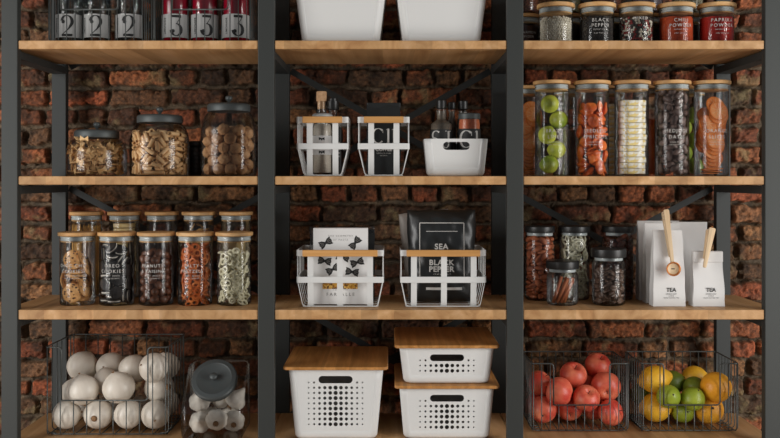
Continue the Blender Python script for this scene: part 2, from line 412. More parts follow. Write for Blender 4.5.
# ================================================================== THE SETTING
def vnoise(x, y, seed):
    """smooth value noise on numpy arrays"""
    rs = np.random.RandomState(seed); T = rs.rand(256, 256)
    xi = np.floor(x).astype(int); yi = np.floor(y).astype(int); fx = x - xi; fy = y - yi
    fx = fx*fx*(3-2*fx); fy = fy*fy*(3-2*fy)
    g = lambda a, b: T[a % 256, b % 256]
    return (g(xi, yi)*(1-fx) + g(xi+1, yi)*fx)*(1-fy) + (g(xi, yi+1)*(1-fx) + g(xi+1, yi+1)*fx)*fy
def fbm(x, y, seed, o=4):
    s = 0; a = .5; t = 0
    for k in range(o): s = s + a*vnoise(x*2**k, y*2**k, seed+k); t += a; a *= .5
    return s / t
WALLY = 0.575
def brick_wall():
    x0, x1, z0, z1 = -2.1, 2.1, .0, 2.7; st = .0042
    nx = int((x1-x0)/st); nz = int((z1-z0)/st)
    X, Z = np.meshgrid(np.linspace(x0, x1, nx), np.linspace(z0, z1, nz))
    wx = X + .016*(fbm(X*14, Z*14, 3)-.5) + .010*(fbm(X*45, Z*45, 5)-.5)
    wz = Z + .016*(fbm(X*5, Z*5, 11)-.5) + .014*(fbm(X*20, Z*20, 13)-.5) + .010*(fbm(X*50, Z*50, 17)-.5)
    H = .0765; row = np.floor(wz/H).astype(int); fz = wz - row*H
    rs = np.random.RandomState(5); nr = int(z1/H) + 3
    inside = np.zeros_like(X); dist = np.full_like(X, -1.0); bid = np.zeros(X.shape, int); nb = 1
    tilt = np.zeros_like(X); off = np.zeros_like(X)
    base = np.zeros(X.shape + (3,))
    pal = [(118, 64, 44), (136, 72, 46), (104, 56, 42), (84, 50, 38), (142, 80, 54), (110, 70, 52), (130, 64, 42), (96, 64, 50), (136, 90, 66), (74, 48, 38), (124, 62, 42)]
    for r in range(-1, nr):
        m = row == r
        if not m.any(): continue
        xs = wx[m]; x = x0 - .2 + rs.rand()*.2; edges = [x]; header = (r % 2 == 0)
        while x < x1 + .3:
            u = rs.rand(); L = (.232 if u > (.75 if header else .22) else .118) * (1 + .1*(rs.rand()-.5)); x += L; edges.append(x)
        edges = np.array(edges); k = np.clip(np.searchsorted(edges, xs) - 1, 0, len(edges)-2)
        a = edges[k]; b = edges[k+1]; j = .0055 + .005*rs.rand(len(edges))[k]
        topj = .003 + .005*rs.rand(len(edges))[k]; botj = .002 + .004*rs.rand(len(edges))[k]
        dx = np.minimum(xs - a - j*.7, b - xs - j*.7); zz = fz[m]
        dz = np.minimum(zz - botj, H - topj - zz)
        rr = .012; qx = np.minimum(dx, rr) - rr; qz = np.minimum(dz, rr) - rr
        d = rr - np.sqrt(qx*qx + qz*qz); d = np.where((dx < 0) | (dz < 0), np.minimum(dx, dz), d)
        dist[m] = d
        kk = rs.rand(len(edges)); cidx = (kk*len(pal)).astype(int)
        cc = np.array(pal)[cidx]*(0.88 + .3*rs.rand(len(edges)))[:, None]
        base[m] = cc[k]; off[m] = (rs.rand(len(edges))*.012)[k]
        tilt[m] = ((rs.rand(len(edges))-.5)*.06)[k]*(xs-(a+b)/2) + ((rs.rand(len(edges))-.5)*.12)[k]*(zz-H/2)
    n1 = fbm(X*30, Z*30, 31); n2 = fbm(X*110, Z*110, 41); n3 = fbm(X*9, Z*9, 51); n4 = fbm(X*60, Z*60, 61)
    d = dist + .012*(n1-.5) + .006*(n2-.5)
    t = np.clip(d/.007, 0, 1); t = t*t*(3-2*t)
    chips = np.clip((n4-.56)*9, 0, 1)*.007
    hb = .026 + off + tilt + .014*(n1-.5) + .009*(n2-.5) - chips
    hm = .004*(fbm(X*40, Z*40, 71)-.5) + .004*(n2-.5) + .012*np.clip((n3-.52)*5, 0, 1)
    h = hm*(1-t) + hb*t - .011*np.exp(-((dist+.001)/.0032)**2)*(.35 + 1.1*vnoise(X*22, Z*22, 77))
    # colour: fired clay, grime blotches, lime smears, grey-brown mortar
    C = base/255.
    mo = np.array([.40, .335, .26])[None, None]*(0.45 + .95*fbm(X*35, Z*35, 81))[..., None]
    g = np.clip((fbm(X*16, Z*16, 91)-.5)*5, 0, 1)[..., None]
    C = C*(1-g*.6) + np.array([.17, .12, .095])*g*.6
    C = C*(0.5 + .95*n2)[..., None]
    lm = (np.clip((fbm(X*13+40, Z*13, 101)-.60)*9, 0, 1)*np.clip((n1-.35)*4, 0, 1))[..., None]
    C = C*(1-lm*.6) + np.array([.56, .49, .41])*lm*.6
    C = C*np.array([1.0, 1.04, .86])
    C = C*t[..., None] + mo*(1-t)[..., None]
    C = np.where(C > .04045, ((np.clip(C, 0, 1)+.055)/1.055)**2.4, C/12.92)
    co = np.stack([X, WALLY - h, Z], -1).reshape(-1, 3).astype(np.float32)
    I = np.arange(nx*nz).reshape(nz, nx)
    q = np.stack([I[:-1, :-1], I[:-1, 1:], I[1:, 1:], I[1:, :-1]], -1).reshape(-1, 4).astype(np.int32)
    me = bpy.data.meshes.new('wall_back'); me.vertices.add(len(co)); me.vertices.foreach_set('co', co.ravel())
    me.loops.add(q.size); me.loops.foreach_set('vertex_index', q.ravel()); me.polygons.add(len(q))
    me.polygons.foreach_set('loop_start', np.arange(0, q.size, 4, dtype=np.int32)); me.polygons.foreach_set('loop_total', np.full(len(q), 4, np.int32))
    me.polygons.foreach_set('use_smooth', np.ones(len(q), bool)); me.update(calc_edges=True)
    at_ = me.color_attributes.new('brick_colour', 'FLOAT_COLOR', 'POINT')
    at_.data.foreach_set('color', np.concatenate([C.reshape(-1, 3), np.ones((nx*nz, 1))], 1).astype(np.float32).ravel())
    m = bpy.data.materials.new('old_brick'); m.use_nodes = True; nt = m.node_tree; N = nt.nodes; L = nt.links
    b = N['Principled BSDF']; b.inputs['Roughness'].default_value = .8; b.inputs['Specular IOR Level'].default_value = .4
    a = N.new('ShaderNodeAttribute'); a.attribute_name = 'brick_colour'
    tc = N.new('ShaderNodeTexCoord'); n = N.new('ShaderNodeTexNoise'); n.inputs['Scale'].default_value = 170; n.inputs['Detail'].default_value = 5
    L.new(tc.outputs['Object'], n.inputs[0])
    hs = N.new('ShaderNodeHueSaturation'); mr = N.new('ShaderNodeMapRange'); mr.inputs['From Min'].default_value = .3; mr.inputs['From Max'].default_value = .7
    mr.inputs['To Min'].default_value = BRICKV*.62; mr.inputs['To Max'].default_value = BRICKV*1.32; hs.inputs['Saturation'].default_value = BRICKS
    L.new(n.outputs[0], mr.inputs[0]); L.new(mr.outputs[0], hs.inputs['Value']); L.new(a.outputs['Color'], hs.inputs['Color']); L.new(hs.outputs[0], b.inputs['Base Color'])
    bp = N.new('ShaderNodeBump'); bp.inputs['Strength'].default_value = .6; bp.inputs['Distance'].default_value = .003
    L.new(n.outputs[0], bp.inputs['Height']); L.new(bp.outputs[0], b.inputs['Normal'])
    me.materials.append(m)
    o = bpy.data.objects.new('wall_back', me); COL.objects.link(o); return setting(o)
BRICKV, BRICKS = 1.08, .96
brick_wall()
setting(mk('floor', box(-4, 4, -5, .6, -.05, 0), M['floor']))

# ================================================================== THE RACK
PX = [-1.271, -.415, .4155, 1.2755]; PW = .0545; YR = .448
rack = thing('shelving_rack', 'tall dark grey steel rack with three bays of oak shelves against the brick wall', 'shelf', (0, 0, 0))
for x in PX:
    for y in (0, YR):
        bev(mk('post', box(x-PW/2, x+PW/2, y, y+.03, 0, 2.55), M['steel'] if y == 0 else M['steelshade'], rack), .002)
    for z in (.14, Z4, Z3, Z2, Z1, 2.38):
        xs = PW/2 if abs(x) > 1 else PW/2
        bev(mk('side_rail', box(x-xs, x+xs, .03, YR, z-.060, z-.0335), M['steelshade'], rack), .0015)
for bi in range(3):
    a, b = PX[bi], PX[bi+1]
    l = a - PW/2 if bi == 0 else a + .001; r = b + PW/2 if bi == 2 else b - .001
    for z in (.14, Z4, Z3, Z2, Z1, 2.38):
        th = .033 if z == Z3 else .029
        # board: full between the posts at the front, notched round them
        o = mk('shelf_board', box(l, r, .031, .40, z-th, z-.0006), M['shelfwood'], rack); bev(o, .0025)
        o2 = mk('shelf_front_edge', box(a+PW/2+.0005, b-PW/2-.0005, .004, .0305, z-th, z-.0006), M['shelfwood'], o); bev(o2, .0025)
    def brace(za, zb):
        xa, xb = a + .03, b - .03
        for k, (p, q) in enumerate((((xa, za), (xb, zb)), ((xb, za), (xa, zb)))):
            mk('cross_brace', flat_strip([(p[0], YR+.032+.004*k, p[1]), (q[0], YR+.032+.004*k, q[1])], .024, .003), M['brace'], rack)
    if bi == 1: brace(Z1-.045, Z2-.03); brace(Z3-.045, Z4-.03)
    else: brace(Z2-.045, Z3-.03); brace(2.33, Z1-.03); brace(Z4-.04, .16)

# resting poses of the loose food: x, y, z in tenths of a millimetre, then the turn as a quaternion in hundredths
REST = {
    'bows': [
        483, -2, 69, 94, 0, 0, -35, 574, -224, 69, 0, 4, -100, 0, 130, -510, 69, 0, 98, 18, 0, 290, -149, 69, 0, 42, -91, 0, -94, -742, 120, 61, 42, -57, -37, 765, -247, 120, 71, -25, -66, 3,
        -726, -198, 69, 65, 0, 0, 76, 758, -44, 120, 59, 59, 39, -39, -298, -701, 69, 0, 73, 69, 0, -460, -44, 120, 14, -14, -69, -69, -148, -514, 120, 59, 59, 40, -39, 401, -692, 124, 5, 30, -61, -73,
        -551, -548, 120, 67, -53, 47, -23, -751, 54, 69, 0, 93, 36, 0, -490, -240, 69, 8, 0, 0, -100, -258, -616, 396, 27, 50, 50, -65, 790, -152, 356, 3, 71, -9, 70, 142, -742, 258, 48, 64, -29, -52,
        98, -754, 69, 62, 0, 0, -79, 564, -475, 126, 79, 27, -18, 52, 293, -347, 126, 38, 51, 49, -60, 516, -18, 207, 0, 99, -15, 0, -699, -351, 254, 68, -15, 72, 1, -641, -94, 260, 66, 14, 72, 13,
        59, -470, 262, 34, 45, 52, -64, -54, -752, 308, 0, 91, -42, 0, -200, -354, 120, 52, -64, 30, 48, -296, -702, 207, 0, -91, 41, 0, -793, -104, 258, 17, -70, 11, -69, -505, -570, 326, 60, 2, -8, -80,
        504, -545, 314, 47, 71, -36, -38, -667, -447, 480, 66, 14, -69, 27, -440, -611, 523, 30, 43, 85, -3, -775, -212, 486, 59, 53, -49, -36, 477, -280, 271, 57, -32, 55, -53, 658, -379, 320, 1, 92, 39, -1,
        288, -544, 205, 8, -4, 5, -99, -320, -740, 396, 71, -65, 27, 0, 69, -54, 120, 52, 64, 29, -48, -188, -732, 618, 7, -81, 32, -49, -382, -470, 143, 68, -17, -51, 51, -46, -760, 446, 0, 20, -98, 0,
        -560, -334, 262, 73, 21, -65, -6, 606, -56, 345, 0, 99, -14, 0, 300, -155, 207, 0, -89, -46, 0, 601, -99, 483, 0, 97, 25, 0, -436, -22, 362, 23, 39, -54, -71, -187, -440, 310, 0, 2, 1, 100,
        -200, -96, 130, 11, -75, -57, 30, 344, -37, 404, 20, 13, -53, 81, 271, -234, 426, 89, -11, 44, 9, -698, -300, 674, 88, 44, 18, 2, -368, -226, 261, 54, -31, 8, -78, 48, -264, 134, 90, -19, -38, -7,
        104, -284, 336, 18, 8, -98, -4, 327, -676, 328, 91, 7, 1, 41, 698, -302, 630, 22, -58, -55, -55, -504, -562, 635, 22, 93, 22, 21, 116, -571, 442, 38, -12, 30, -87, -86, -208, 256, 25, -65, -65, 31,
        -170, 22, 295, 31, -54, -71, 33, 49, -802, 644, 30, -25, -66, -64, 208, -724, 547, 31, 57, 60, 46, 797, -93, 592, 1, 69, -7, 72, 412, -679, 520, 41, 10, 75, -51, -801, 57, 490, 30, -66, -24, 65,
        -144, -405, 514, 27, -49, 70, 45, -414, -362, 472, 55, -54, -54, 36, -360, -668, 724, 3, -81, 37, 46, -90, -527, 570, 6, -16, 83, 52, -563, -166, 492, 70, 46, -51, 19, -595, 58, 492, 54, 23, -72, 37,
        237, -718, 798, 63, 26, -7, -73, -237, -764, 865, 54, -34, 58, 50, 601, -466, 490, 98, -13, 8, -14, -494, -100, 674, 2, 68, 68, -28, -202, -268, 488, 53, 29, 44, -66, -159, -514, 774, 93, -20, -29, 5,
        363, -196, 524, 51, 26, 37, 73, 358, -560, 684, 4, -13, 52, 84, -257, -152, 422, 71, 41, 33, -47, -643, -471, 757, 62, -3, 66, 43, 344, -440, 483, 47, -78, -40, -12, -716, -250, 864, 29, 91, 31, 3,
        530, -102, 621, 30, 0, 0, -95, -799, -69, 697, 29, 68, -25, -62, 78, -8, 312, 3, -59, 80, -4, -552, 42, 854, 78, 24, 46, -34, 118, -287, 550, 6, 72, 61, 31, 543, 2, 810, 68, -42, -57, -17,
        -43, 7, 490, 2, 34, -65, -68, -497, -345, 922, 97, -17, -18, -4, -18, -747, 876, 80, 12, 56, 17, -148, -133, 690, 61, -60, -52, -2, 169, -272, 798, 20, -47, 61, -61, -462, -604, 877, 26, 13, 94, -16,
        -374, -656, 1054, 41, 33, -8, 85, -786, -92, 976, 15, -72, -29, 61, 746, -107, 796, 38, 6, -24, 89, 128, -501, 690, 7, -49, 68, -55, 223, -24, 652, 79, 26, 49, -27, 591, -474, 640, 86, -15, 2, -48,
        335, -353, 713, 75, 12, 2, 65, 560, -494, 848, 18, 1, 80, 57, -236, -37, 642, 55, -77, -21, 24, -132, -780, 1088, 66, 74, -7, -10, 162, -775, 963, 2, 10, -64, -76, -4, -447, 872, 1, 48, 27, 84,
        339, -119, 786, 34, 5, -84, 42, 744, -152, 929, 13, -62, -74, -21, 25, -112, 500, 7, -27, 62, -73, -40, -301, 682, 27, 18, 42, 84, -294, -415, 809, 65, -35, -7, 68, 294, -516, 891, 51, 72, 43, -18,
        654, -382, 802, 1, -35, -73, -59, 512, -254, 872, 61, 9, -61, -50, -440, -283, 698, 45, -27, -74, -42, -386, -119, 822, 30, 44, -83, 16,
    ],
    'penne': [
        88, -227, 132, 44, -80, -23, 35, -112, -248, 152, 43, 46, -73, 28, 298, -260, 64, 9, -35, -61, 70, 364, -428, 64, 21, 55, 45, -68, 294, -55, 64, 56, -18, 68, 43, -318, -458, 64, 31, -53, 47, -63,
        84, -64, 138, 52, -66, -52, 16, -582, -23, 64, 45, -21, 68, -55, 488, -474, 64, 45, -68, -21, -55, 502, 60, 161, 32, 45, -66, 51, -464, -549, 202, 8, -15, -98, 3, 638, -242, 64, 71, 25, 66, 3,
        -205, -182, 64, 61, -70, 10, -36, -593, -558, 204, 6, 23, -96, -12, 646, 38, 64, 12, 16, 69, -70, 112, -496, 64, 71, -65, -27, 0, 800, -158, 194, 100, 0, 0, 8, 74, -450, 220, 40, 49, -70, 34,
        -116, -720, 64, 64, 48, -52, -30, 692, -402, 146, 81, -34, 39, 27, -209, -627, 138, 68, -18, 52, -48, -604, -272, 159, 34, -15, -46, -81, -156, 60, 187, 37, 49, 49, -61, 312, -365, 172, 27, 61, 38, -64,
        -656, -127, 64, 70, -33, -62, -7, -448, -294, 150, 68, 17, -48, 53, -34, -429, 145, 47, 83, 18, -24, 566, -290, 194, 49, 2, 68, 54, -726, -332, 162, 87, 40, 26, -12, 180, -774, 64, 63, 46, -54, -32,
        -604, -541, 605, 19, 24, 94, -12, -263, -32, 296, 50, -44, -7, -74, 816, -26, 194, 0, -83, 56, 0, -458, -678, 196, 24, 1, -1, -97, 426, -529, 223, 41, 82, 22, 33, -210, -394, 232, 7, -82, 7, 57,
        -196, -771, 192, 46, -63, -31, 54, 336, -174, 317, 55, -32, 58, 50, 374, 28, 192, 59, -58, -40, -38, -704, -272, 282, 80, 26, 44, -31, -365, -243, 248, 61, 37, -44, -55, -194, -656, 316, 47, 54, 32, 61,
        -677, 11, 192, 71, -25, 66, -1, -394, 20, 291, 8, 70, 47, -52, -522, -434, 380, 13, 64, 53, 54, -308, -173, 342, 51, -34, 74, -28, -811, 26, 398, 4, 1, 21, -98, -155, -101, 398, 86, 15, -46, 18,
        180, -668, 192, 48, 25, 66, 52, 686, -414, 284, 76, -52, 4, -39, 210, 6, 202, 90, 15, 15, -38, 466, -656, 288, 68, -38, 8, -62, 338, -596, 502, 69, 34, 63, -4, -547, -18, 352, 17, 1, 77, 61,
        502, -88, 369, 55, -74, 39, 4, 369, -557, 374, 34, 80, 1, -50, -203, -521, 284, 59, -32, 35, -66, -4, -676, 480, 74, -54, -35, -18, 110, -792, 296, 28, 65, 48, 52, 150, -523, 319, 40, -62, -34, -58,
        -669, 58, 328, 63, 55, -49, 24, 91, -27, 299, 33, -76, -53, -13, -146, -796, 448, 31, -28, -91, 5, -16, -237, 330, 28, -87, -5, -39, 581, -323, 320, 43, -53, -33, -65, 552, -133, 249, 80, 48, -35, 4,
        -671, 30, 454, 45, -28, 61, 59, -458, -568, 582, 94, -28, -16, -12, -358, -406, 485, 22, -53, 65, 50, 212, -776, 482, 39, -35, 85, -5, -231, -341, 514, 78, -27, -51, -23, -275, -444, 378, 12, -7, -60, 79,
        -464, -395, 589, 60, -35, 42, -58, -400, -27, 574, 59, -65, -44, 21, 306, -371, 428, 39, 43, -20, -79, -610, -26, 563, 51, 66, 54, 8, 71, -290, 456, 59, -25, -42, 64, -256, -764, 515, 32, -37, -87, 3,
        590, -548, 500, 35, -80, 48, -8, -538, -44, 698, 10, 63, 30, 71, -193, -520, 544, 86, -28, -17, -38, -36, -192, 552, 62, 2, 78, 7, -644, -246, 448, 52, -34, -77, 13, 795, 45, 452, 58, 60, -38, 41,
        560, -196, 524, 83, -7, -55, -10, -525, -368, 758, 36, -67, -36, 55, -746, -308, 616, 22, 35, 88, -24, 78, -552, 442, 61, -63, -48, -10, -604, -168, 607, 51, 46, -65, -31, 142, -398, 646, 60, 70, 3, 38,
        586, -412, 546, 58, 44, -21, -65, 81, 4, 489, 43, -3, -32, 85, 94, -544, 584, 35, 2, 61, -71, -488, -289, 664, 78, 6, 61, 12, 407, -694, 642, 92, -19, 34, 4, 414, -376, 518, 74, -6, -53, 42,
        6, -574, 674, 62, 23, 54, -52, 669, -440, 656, 48, -83, 6, -27, -450, -666, 666, 91, -22, -36, -5, -172, -51, 856, 20, 39, 3, 90, -126, -791, 746, 23, -70, 52, -43, -130, -166, 803, 35, 74, -42, -39,
        234, -141, 566, 22, 18, -44, -85, 386, -56, 490, 54, 47, 45, 54, 678, -51, 644, 2, -4, -71, 70, 507, -294, 666, 60, -35, 43, -57, -48, -204, 700, 58, 77, -21, -16, 146, 60, 848, 59, 77, -16, 16,
        305, -174, 687, 57, 71, -28, -29, -382, -706, 768, 66, -40, -13, 62, -249, -622, 638, 88, -20, -43, 2, 796, -62, 708, 57, 60, 37, -42, -129, 12, 728, 76, -41, -22, -45, 104, -504, 739, 4, 39, -61, -69,
        -412, 51, 822, 48, -65, -40, -43, -508, -233, 782, 32, 56, 20, 74, 323, -736, 730, 86, -27, 28, -33, -112, -304, 804, 4, -62, -14, -77, -729, -318, 870, 51, -26, -65, -50, -674, 60, 794, 29, -23, 75, 54,
        796, -61, 580, 69, 70, 11, -17, -498, -461, 887, 36, 75, 17, -53, -10, -548, 810, 58, -51, -63, -8, 126, -808, 884, 30, 4, 0, -95, 366, -420, 700, 35, 53, 66, -40, -532, 60, 940, 0, 23, -59, 77,
        -76, -650, 763, 6, -27, 45, -85, -320, -650, 892, 30, -79, 48, -25, -679, -228, 982, 55, -75, -23, -31, 424, -511, 793, 32, -27, -54, 73, 115, -383, 837, 5, -88, -2, -47, -578, -313, 936, 25, -21, 78, 53,
        -92, -236, 932, 69, -33, 48, -44, 145, -89, 980, 50, -34, -34, 72, -378, -183, 965, 83, 19, -44, 29, 414, -183, 810, 61, -29, 70, -24, 796, -62, 836, 17, 11, -70, 69, 396, -137, 938, 59, -18, 78, 8,
        660, -446, 835, 34, -8, -65, 67, -56, -806, 1011, 21, 29, -93, -8, -799, -62, 964, 40, -71, -52, -25, 246, -430, 892, 68, 66, -31, -8, 168, -688, 957, 0, -85, 45, -28, 796, -78, 964, 69, -70, -10, -17,
        70, -34, 1168, 54, 40, -40, 62, -670, -23, 1068, 61, 40, -34, 59, 152, -236, 832, 53, 6, 25, -81, 672, -79, 900, 59, -52, 45, 42, -350, -522, 880, 90, 4, -37, 22, -246, -564, 956, 55, 36, -9, -75,
        -627, -502, 1148, 41, 75, 52, 2, -358, -49, 1036, 44, -70, -52, -22, -266, -302, 1010, 17, 34, 64, -67, -68, -608, 948, 55, 5, 68, 49, 500, -438, 982, 36, 47, 20, -78, 270, -761, 1040, 27, -63, 73, -10,
        281, -448, 1024, 32, -20, -66, 65, -800, -60, 1119, 86, 47, -6, 18, 796, 60, 1145, 53, 67, 44, -29, -142, -486, 1015, 52, -84, 14, 6, 642, -272, 1062, 1, 65, -64, 41, 136, -291, 1091, 1, 15, 65, 75,
        372, -484, 920, 9, -53, -65, -54, 576, -166, 994, 53, 56, -64, 3, 270, -160, 1244, 2, 14, -82, -55, -638, -286, 1284, 31, -24, -23, 89, -502, -638, 1247, 0, 77, -61, 19, -321, -746, 1083, 14, -14, 97, -10,
        -544, -382, 1088, 42, 37, -45, -70, -244, 50, 902, 41, 7, 30, -86, 511, -458, 1132, 52, 39, 58, -50, 74, -678, 1216, 23, -68, -34, 61, 768, -208, 1268, 49, 30, -61, 55, -353, -430, 1162, 48, 75, 0, 46,
        721, -335, 1151, 63, -51, 53, 24, -8, -304, 1174, 5, 32, 93, -15, 562, -570, 994, 64, -62, 12, -43, 373, -202, 1092, 65, 60, -7, -47, -83, -66, 1126, 33, -31, -48, -75, 392, 14, 1191, 9, -48, 50, 72,
        -684, -40, 1235, 31, 65, -12, 69, -460, -115, 1149, 79, 2, 40, 46, 308, -516, 1150, 24, -2, -80, 55, -243, -115, 1312, 17, 25, 94, -18, 144, 60, 1251, 62, 43, 33, -57, -114, -550, 1206, 67, 39, 1, -63,
        -140, -291, 1207, 93, -23, -5, -27, -371, -226, 1246, 13, 85, -32, 39, 96, -412, 1223, 47, 78, 24, -35, 570, -560, 1300, 67, -62, 39, -15, 105, -506, 1326, 56, 8, -71, 43, -524, -500, 1245, 82, -29, -24, 44,
        392, -128, 1285, 42, 14, 74, -51, 524, 10, 1264, 64, -36, -14, 67, 450, -488, 1250, 66, 63, -41, 0, -224, -757, 1204, 10, -82, 55, -12, -148, -26, 1261, 64, 71, 24, 21, 30, -794, 1284, 63, -37, 56, -38,
        352, -736, 1202, 1, -90, -39, -21, -795, -62, 1346, 17, -11, -69, -70, -214, -438, 1350, 68, 60, 19, 39, -68, -404, 1294, 0, 46, 9, 88, 627, -190, 1346, 76, 57, 3, -31, 231, -560, 1348, 59, -19, 72, 32,
        -392, -460, 1282, 28, -61, 26, 69,
    ],
    'walnuts': [
        -148, -270, 193, 77, 1, -57, -30, 168, -646, 190, 59, 0, 66, 47, 200, -268, 345, 49, -84, -25, -4, 486, -452, 178, 17, 25, 78, 55, -595, -328, 183, 19, 73, -62, 23, 246, 60, 524, 48, 45, 53, 54,
        -402, -168, 451, 48, -69, 36, 40, -202, -638, 181, 7, -90, -40, -15, 644, -178, 348, 63, -70, 26, 19, 358, -570, 499, 28, 93, -9, -23, 70, 50, 180, 62, 40, 47, 49, 580, -340, 680, 9, -65, -74, 14,
        -116, -344, 577, 6, -44, 20, -88, 228, -266, 713, 19, -65, -73, -4, 322, -598, 861, 82, -37, 1, 44, -407, -538, 458, 5, 86, -48, 16, -636, -250, 734, 0, 52, 83, 20, -398, -544, 819, 21, -33, -90, 21,
        -608, -300, 1087, 75, -49, 39, -21, -22, -682, 506, 1, 9, -89, -45, 506, -424, 1117, 19, -87, 42, -17, 669, -122, 963, 74, -34, 42, 40, -384, 57, 786, 4, 86, 51, -5, -202, -246, 922, 55, -52, 42, -50,
        -44, -661, 870, 8, 68, -73, 5, 648, -210, 1374, 18, -58, -5, -79, 133, -319, 1054, 34, -80, -49, -10, -500, -446, 1400, 10, -64, 75, 8, 160, -660, 1185, 5, -90, -25, -36, -265, -624, 1164, 12, -70, 41, 57,
        -512, -48, 1341, 74, 61, -26, -14, -188, -266, 1288, 39, 24, 20, -86, 107, 44, 1218, 61, -51, 46, -41, 422, -530, 1453, 49, -84, -21, -7, -52, -669, 1475, 86, 40, -28, -16, 166, -274, 1419, 68, 66, 32, 2,
    ],
    'cookies': [
        -15, -198, 54, 0, 10, -100, 0, -186, 66, 162, 100, 0, 0, -10, 26, 192, 269, 60, 0, 0, 80, -124, -140, 376, 20, 0, 0, -98, 98, 172, 484, 0, -100, -4, 0, -98, 170, 592, 34, 0, 0, 94,
        -67, -186, 700, 15, 0, 0, -99, -188, -56, 808, 97, 0, 0, -26, 39, -192, 914, 0, 80, -60, 0, -190, -46, 1024, 96, 0, 0, -29, -196, -31, 1132, 0, 85, -53, 0, -218, 8, 1410, 76, -9, 26, -58,
        48, 275, 985, 59, -72, -1, -37, 145, -114, 1286, 5, 43, -22, 87, 248, -174, 1298, 19, 46, -15, 85, 270, -161, 1485, 83, 36, 33, 26, 198, 314, 1105, 26, -58, -43, -64,
    ],
    'creams': [
        -321, -42, 69, 18, 0, 0, 98, 5, -324, 69, 0, -100, -2, 0, 118, 300, 69, 0, 96, -29, 0, -78, -179, 206, 0, -73, 68, 0, 110, -412, 358, 64, 46, 49, -39, 240, 354, 352, 26, 58, 40, -66,
        -234, -224, 344, 0, -68, 73, 0, 242, -98, 218, 41, 46, 54, 58, -242, 330, 302, 80, 43, 41, -10, 414, -20, 214, 8, 70, -7, -70, -114, 242, 360, 5, -61, 56, 56, 120, 84, 442, 14, 4, -17, -97,
        -424, 62, 594, 60, -43, -59, 32, 421, -76, 641, 67, 32, 64, 21, 156, -398, 788, 29, -6, -73, -61, -254, -344, 632, 53, -15, 69, 47, -83, -126, 628, 61, 70, -7, -37, -171, -232, 632, 69, 65, -27, -17,
        202, 250, 630, 5, -94, 33, -1, 178, 26, 889, 23, 45, -5, -86, -268, -176, 900, 4, 99, -15, 7, -118, 293, 704, 28, -43, 86, -10, 323, 280, 928, 55, 3, -70, 45, -274, 314, 1146, 5, -44, 44, 78,
        -159, 271, 840, 1, -95, -9, -29, -362, -200, 1181, 23, -69, -18, -66, -34, -124, 1054, 91, -10, 29, -28, 406, -135, 1064, 7, -68, 15, 72, -260, 150, 1110, 6, 37, -50, -78, 4, -427, 1186, 68, 73, 3, -2,
        288, -158, 1342, 2, 88, 13, 46, 46, -136, 1168, 44, -28, 13, -84, -267, 169, 1406, 39, 2, 12, -91, 180, -172, 1427, 34, 52, 72, 31, -142, -27, 1492, 5, -14, -98, -11, 374, 209, 1352, 42, -71, 9, -55,
        8, 314, 1234, 65, -19, -69, 25, -398, -162, 1610, 66, 1, 70, 27, -60, -247, 1578, 8, -65, 74, 17, 149, 258, 1332, 66, -16, -70, 23, -312, 68, 1792, 92, -31, 8, -24, 415, 101, 1778, 48, -61, 32, -55,
        105, 153, 1655, 29, -8, -6, -95, -69, 420, 1697, 14, -4, -74, -66, 212, -233, 1724, 23, -95, 18, 10, -74, -321, 1820, 85, 37, -11, -36,
    ],
    'peanuts': [
        314, -266, 122, 15, 21, -93, -28, -343, -240, 123, 18, 34, 83, 40, -397, 26, 124, 33, -7, -13, -93, 72, -173, 152, 32, 65, -32, 62, 43, -414, 124, 99, -11, -10, -6, -64, 38, 122, 2, -14, 62, 77,
        -198, -110, 276, 88, 26, -30, -26, 52, -386, 372, 36, -72, 35, -48, 196, 37, 226, 29, -58, 24, 72, 418, 8, 123, 68, 23, 27, 64, -188, -374, 288, 86, -24, 44, -4, -414, 18, 376, 40, 37, -80, -27,
        -60, 40, 410, 53, -76, 25, 29, 415, -53, 364, 48, -52, -59, 38, 198, 35, 496, 6, 17, 91, 37, 276, -284, 374, 76, 45, -45, -11, -153, -386, 544, 18, -31, -88, -32, -327, -211, 472, 22, -27, 77, -53,
        -299, 28, 594, 26, 9, -58, -77, -356, -218, 716, 18, -85, 50, 3, 348, -190, 595, 44, 23, 69, 52, 40, -166, 514, 12, 29, 13, -94, -22, -418, 774, 22, 19, 86, -41, 171, -365, 604, 64, -48, 60, -1,
        -28, 36, 663, 89, 40, 0, -20, 200, -368, 920, 54, 2, -78, -32, -393, 30, 831, 23, -14, -23, 93, 354, -171, 842, 88, 36, -19, -25, -113, -179, 796, 63, 72, 28, 6, 402, 34, 696, 12, -40, -18, 89,
        -341, -188, 964, 11, 17, -80, -56, 40, -176, 994, 98, -16, 9, 8, 158, 26, 834, 3, 90, 34, -27, 391, 38, 978, 4, 98, -14, 16, -168, -367, 976, 71, 40, -22, 53, 344, -178, 1088, 78, -59, 9, -19,
        200, -368, 1190, 94, 20, -13, 25, -84, -408, 1222, 29, 21, -77, 52, -138, 37, 917, 48, -45, 39, 64, 386, 38, 1229, 18, -10, -41, -89, -367, 38, 1074, 79, -61, 6, -3, 138, 32, 1090, 33, 6, 77, 54,
        -110, 20, 1186, 48, -10, 29, -82, 34, -178, 1243, 14, -17, -13, -97, 396, 32, 1482, 16, 28, 90, -28, 75, -404, 1414, 27, -9, -19, -94, -375, -182, 1444, 74, -39, 55, 9, -294, -266, 1194, 23, -78, -52, 26,
        60, -170, 1500, 10, 23, 24, -94, 341, -188, 1588, 30, -16, -23, 91, 96, 39, 1364, 47, 62, -36, 52, -410, 38, 1335, 53, -6, 84, -12, -165, 18, 1424, 52, 63, 27, 51, 358, -200, 1342, 3, 34, -87, 36,
        186, -368, 1654, 69, -35, -63, 5, 170, 35, 1628, 6, -4, 67, -73, -155, -110, 1632, 65, -4, 47, -60, -178, -353, 1470, 25, -70, 63, -22, -384, 28, 1602, 10, 9, -69, 71,
    ],
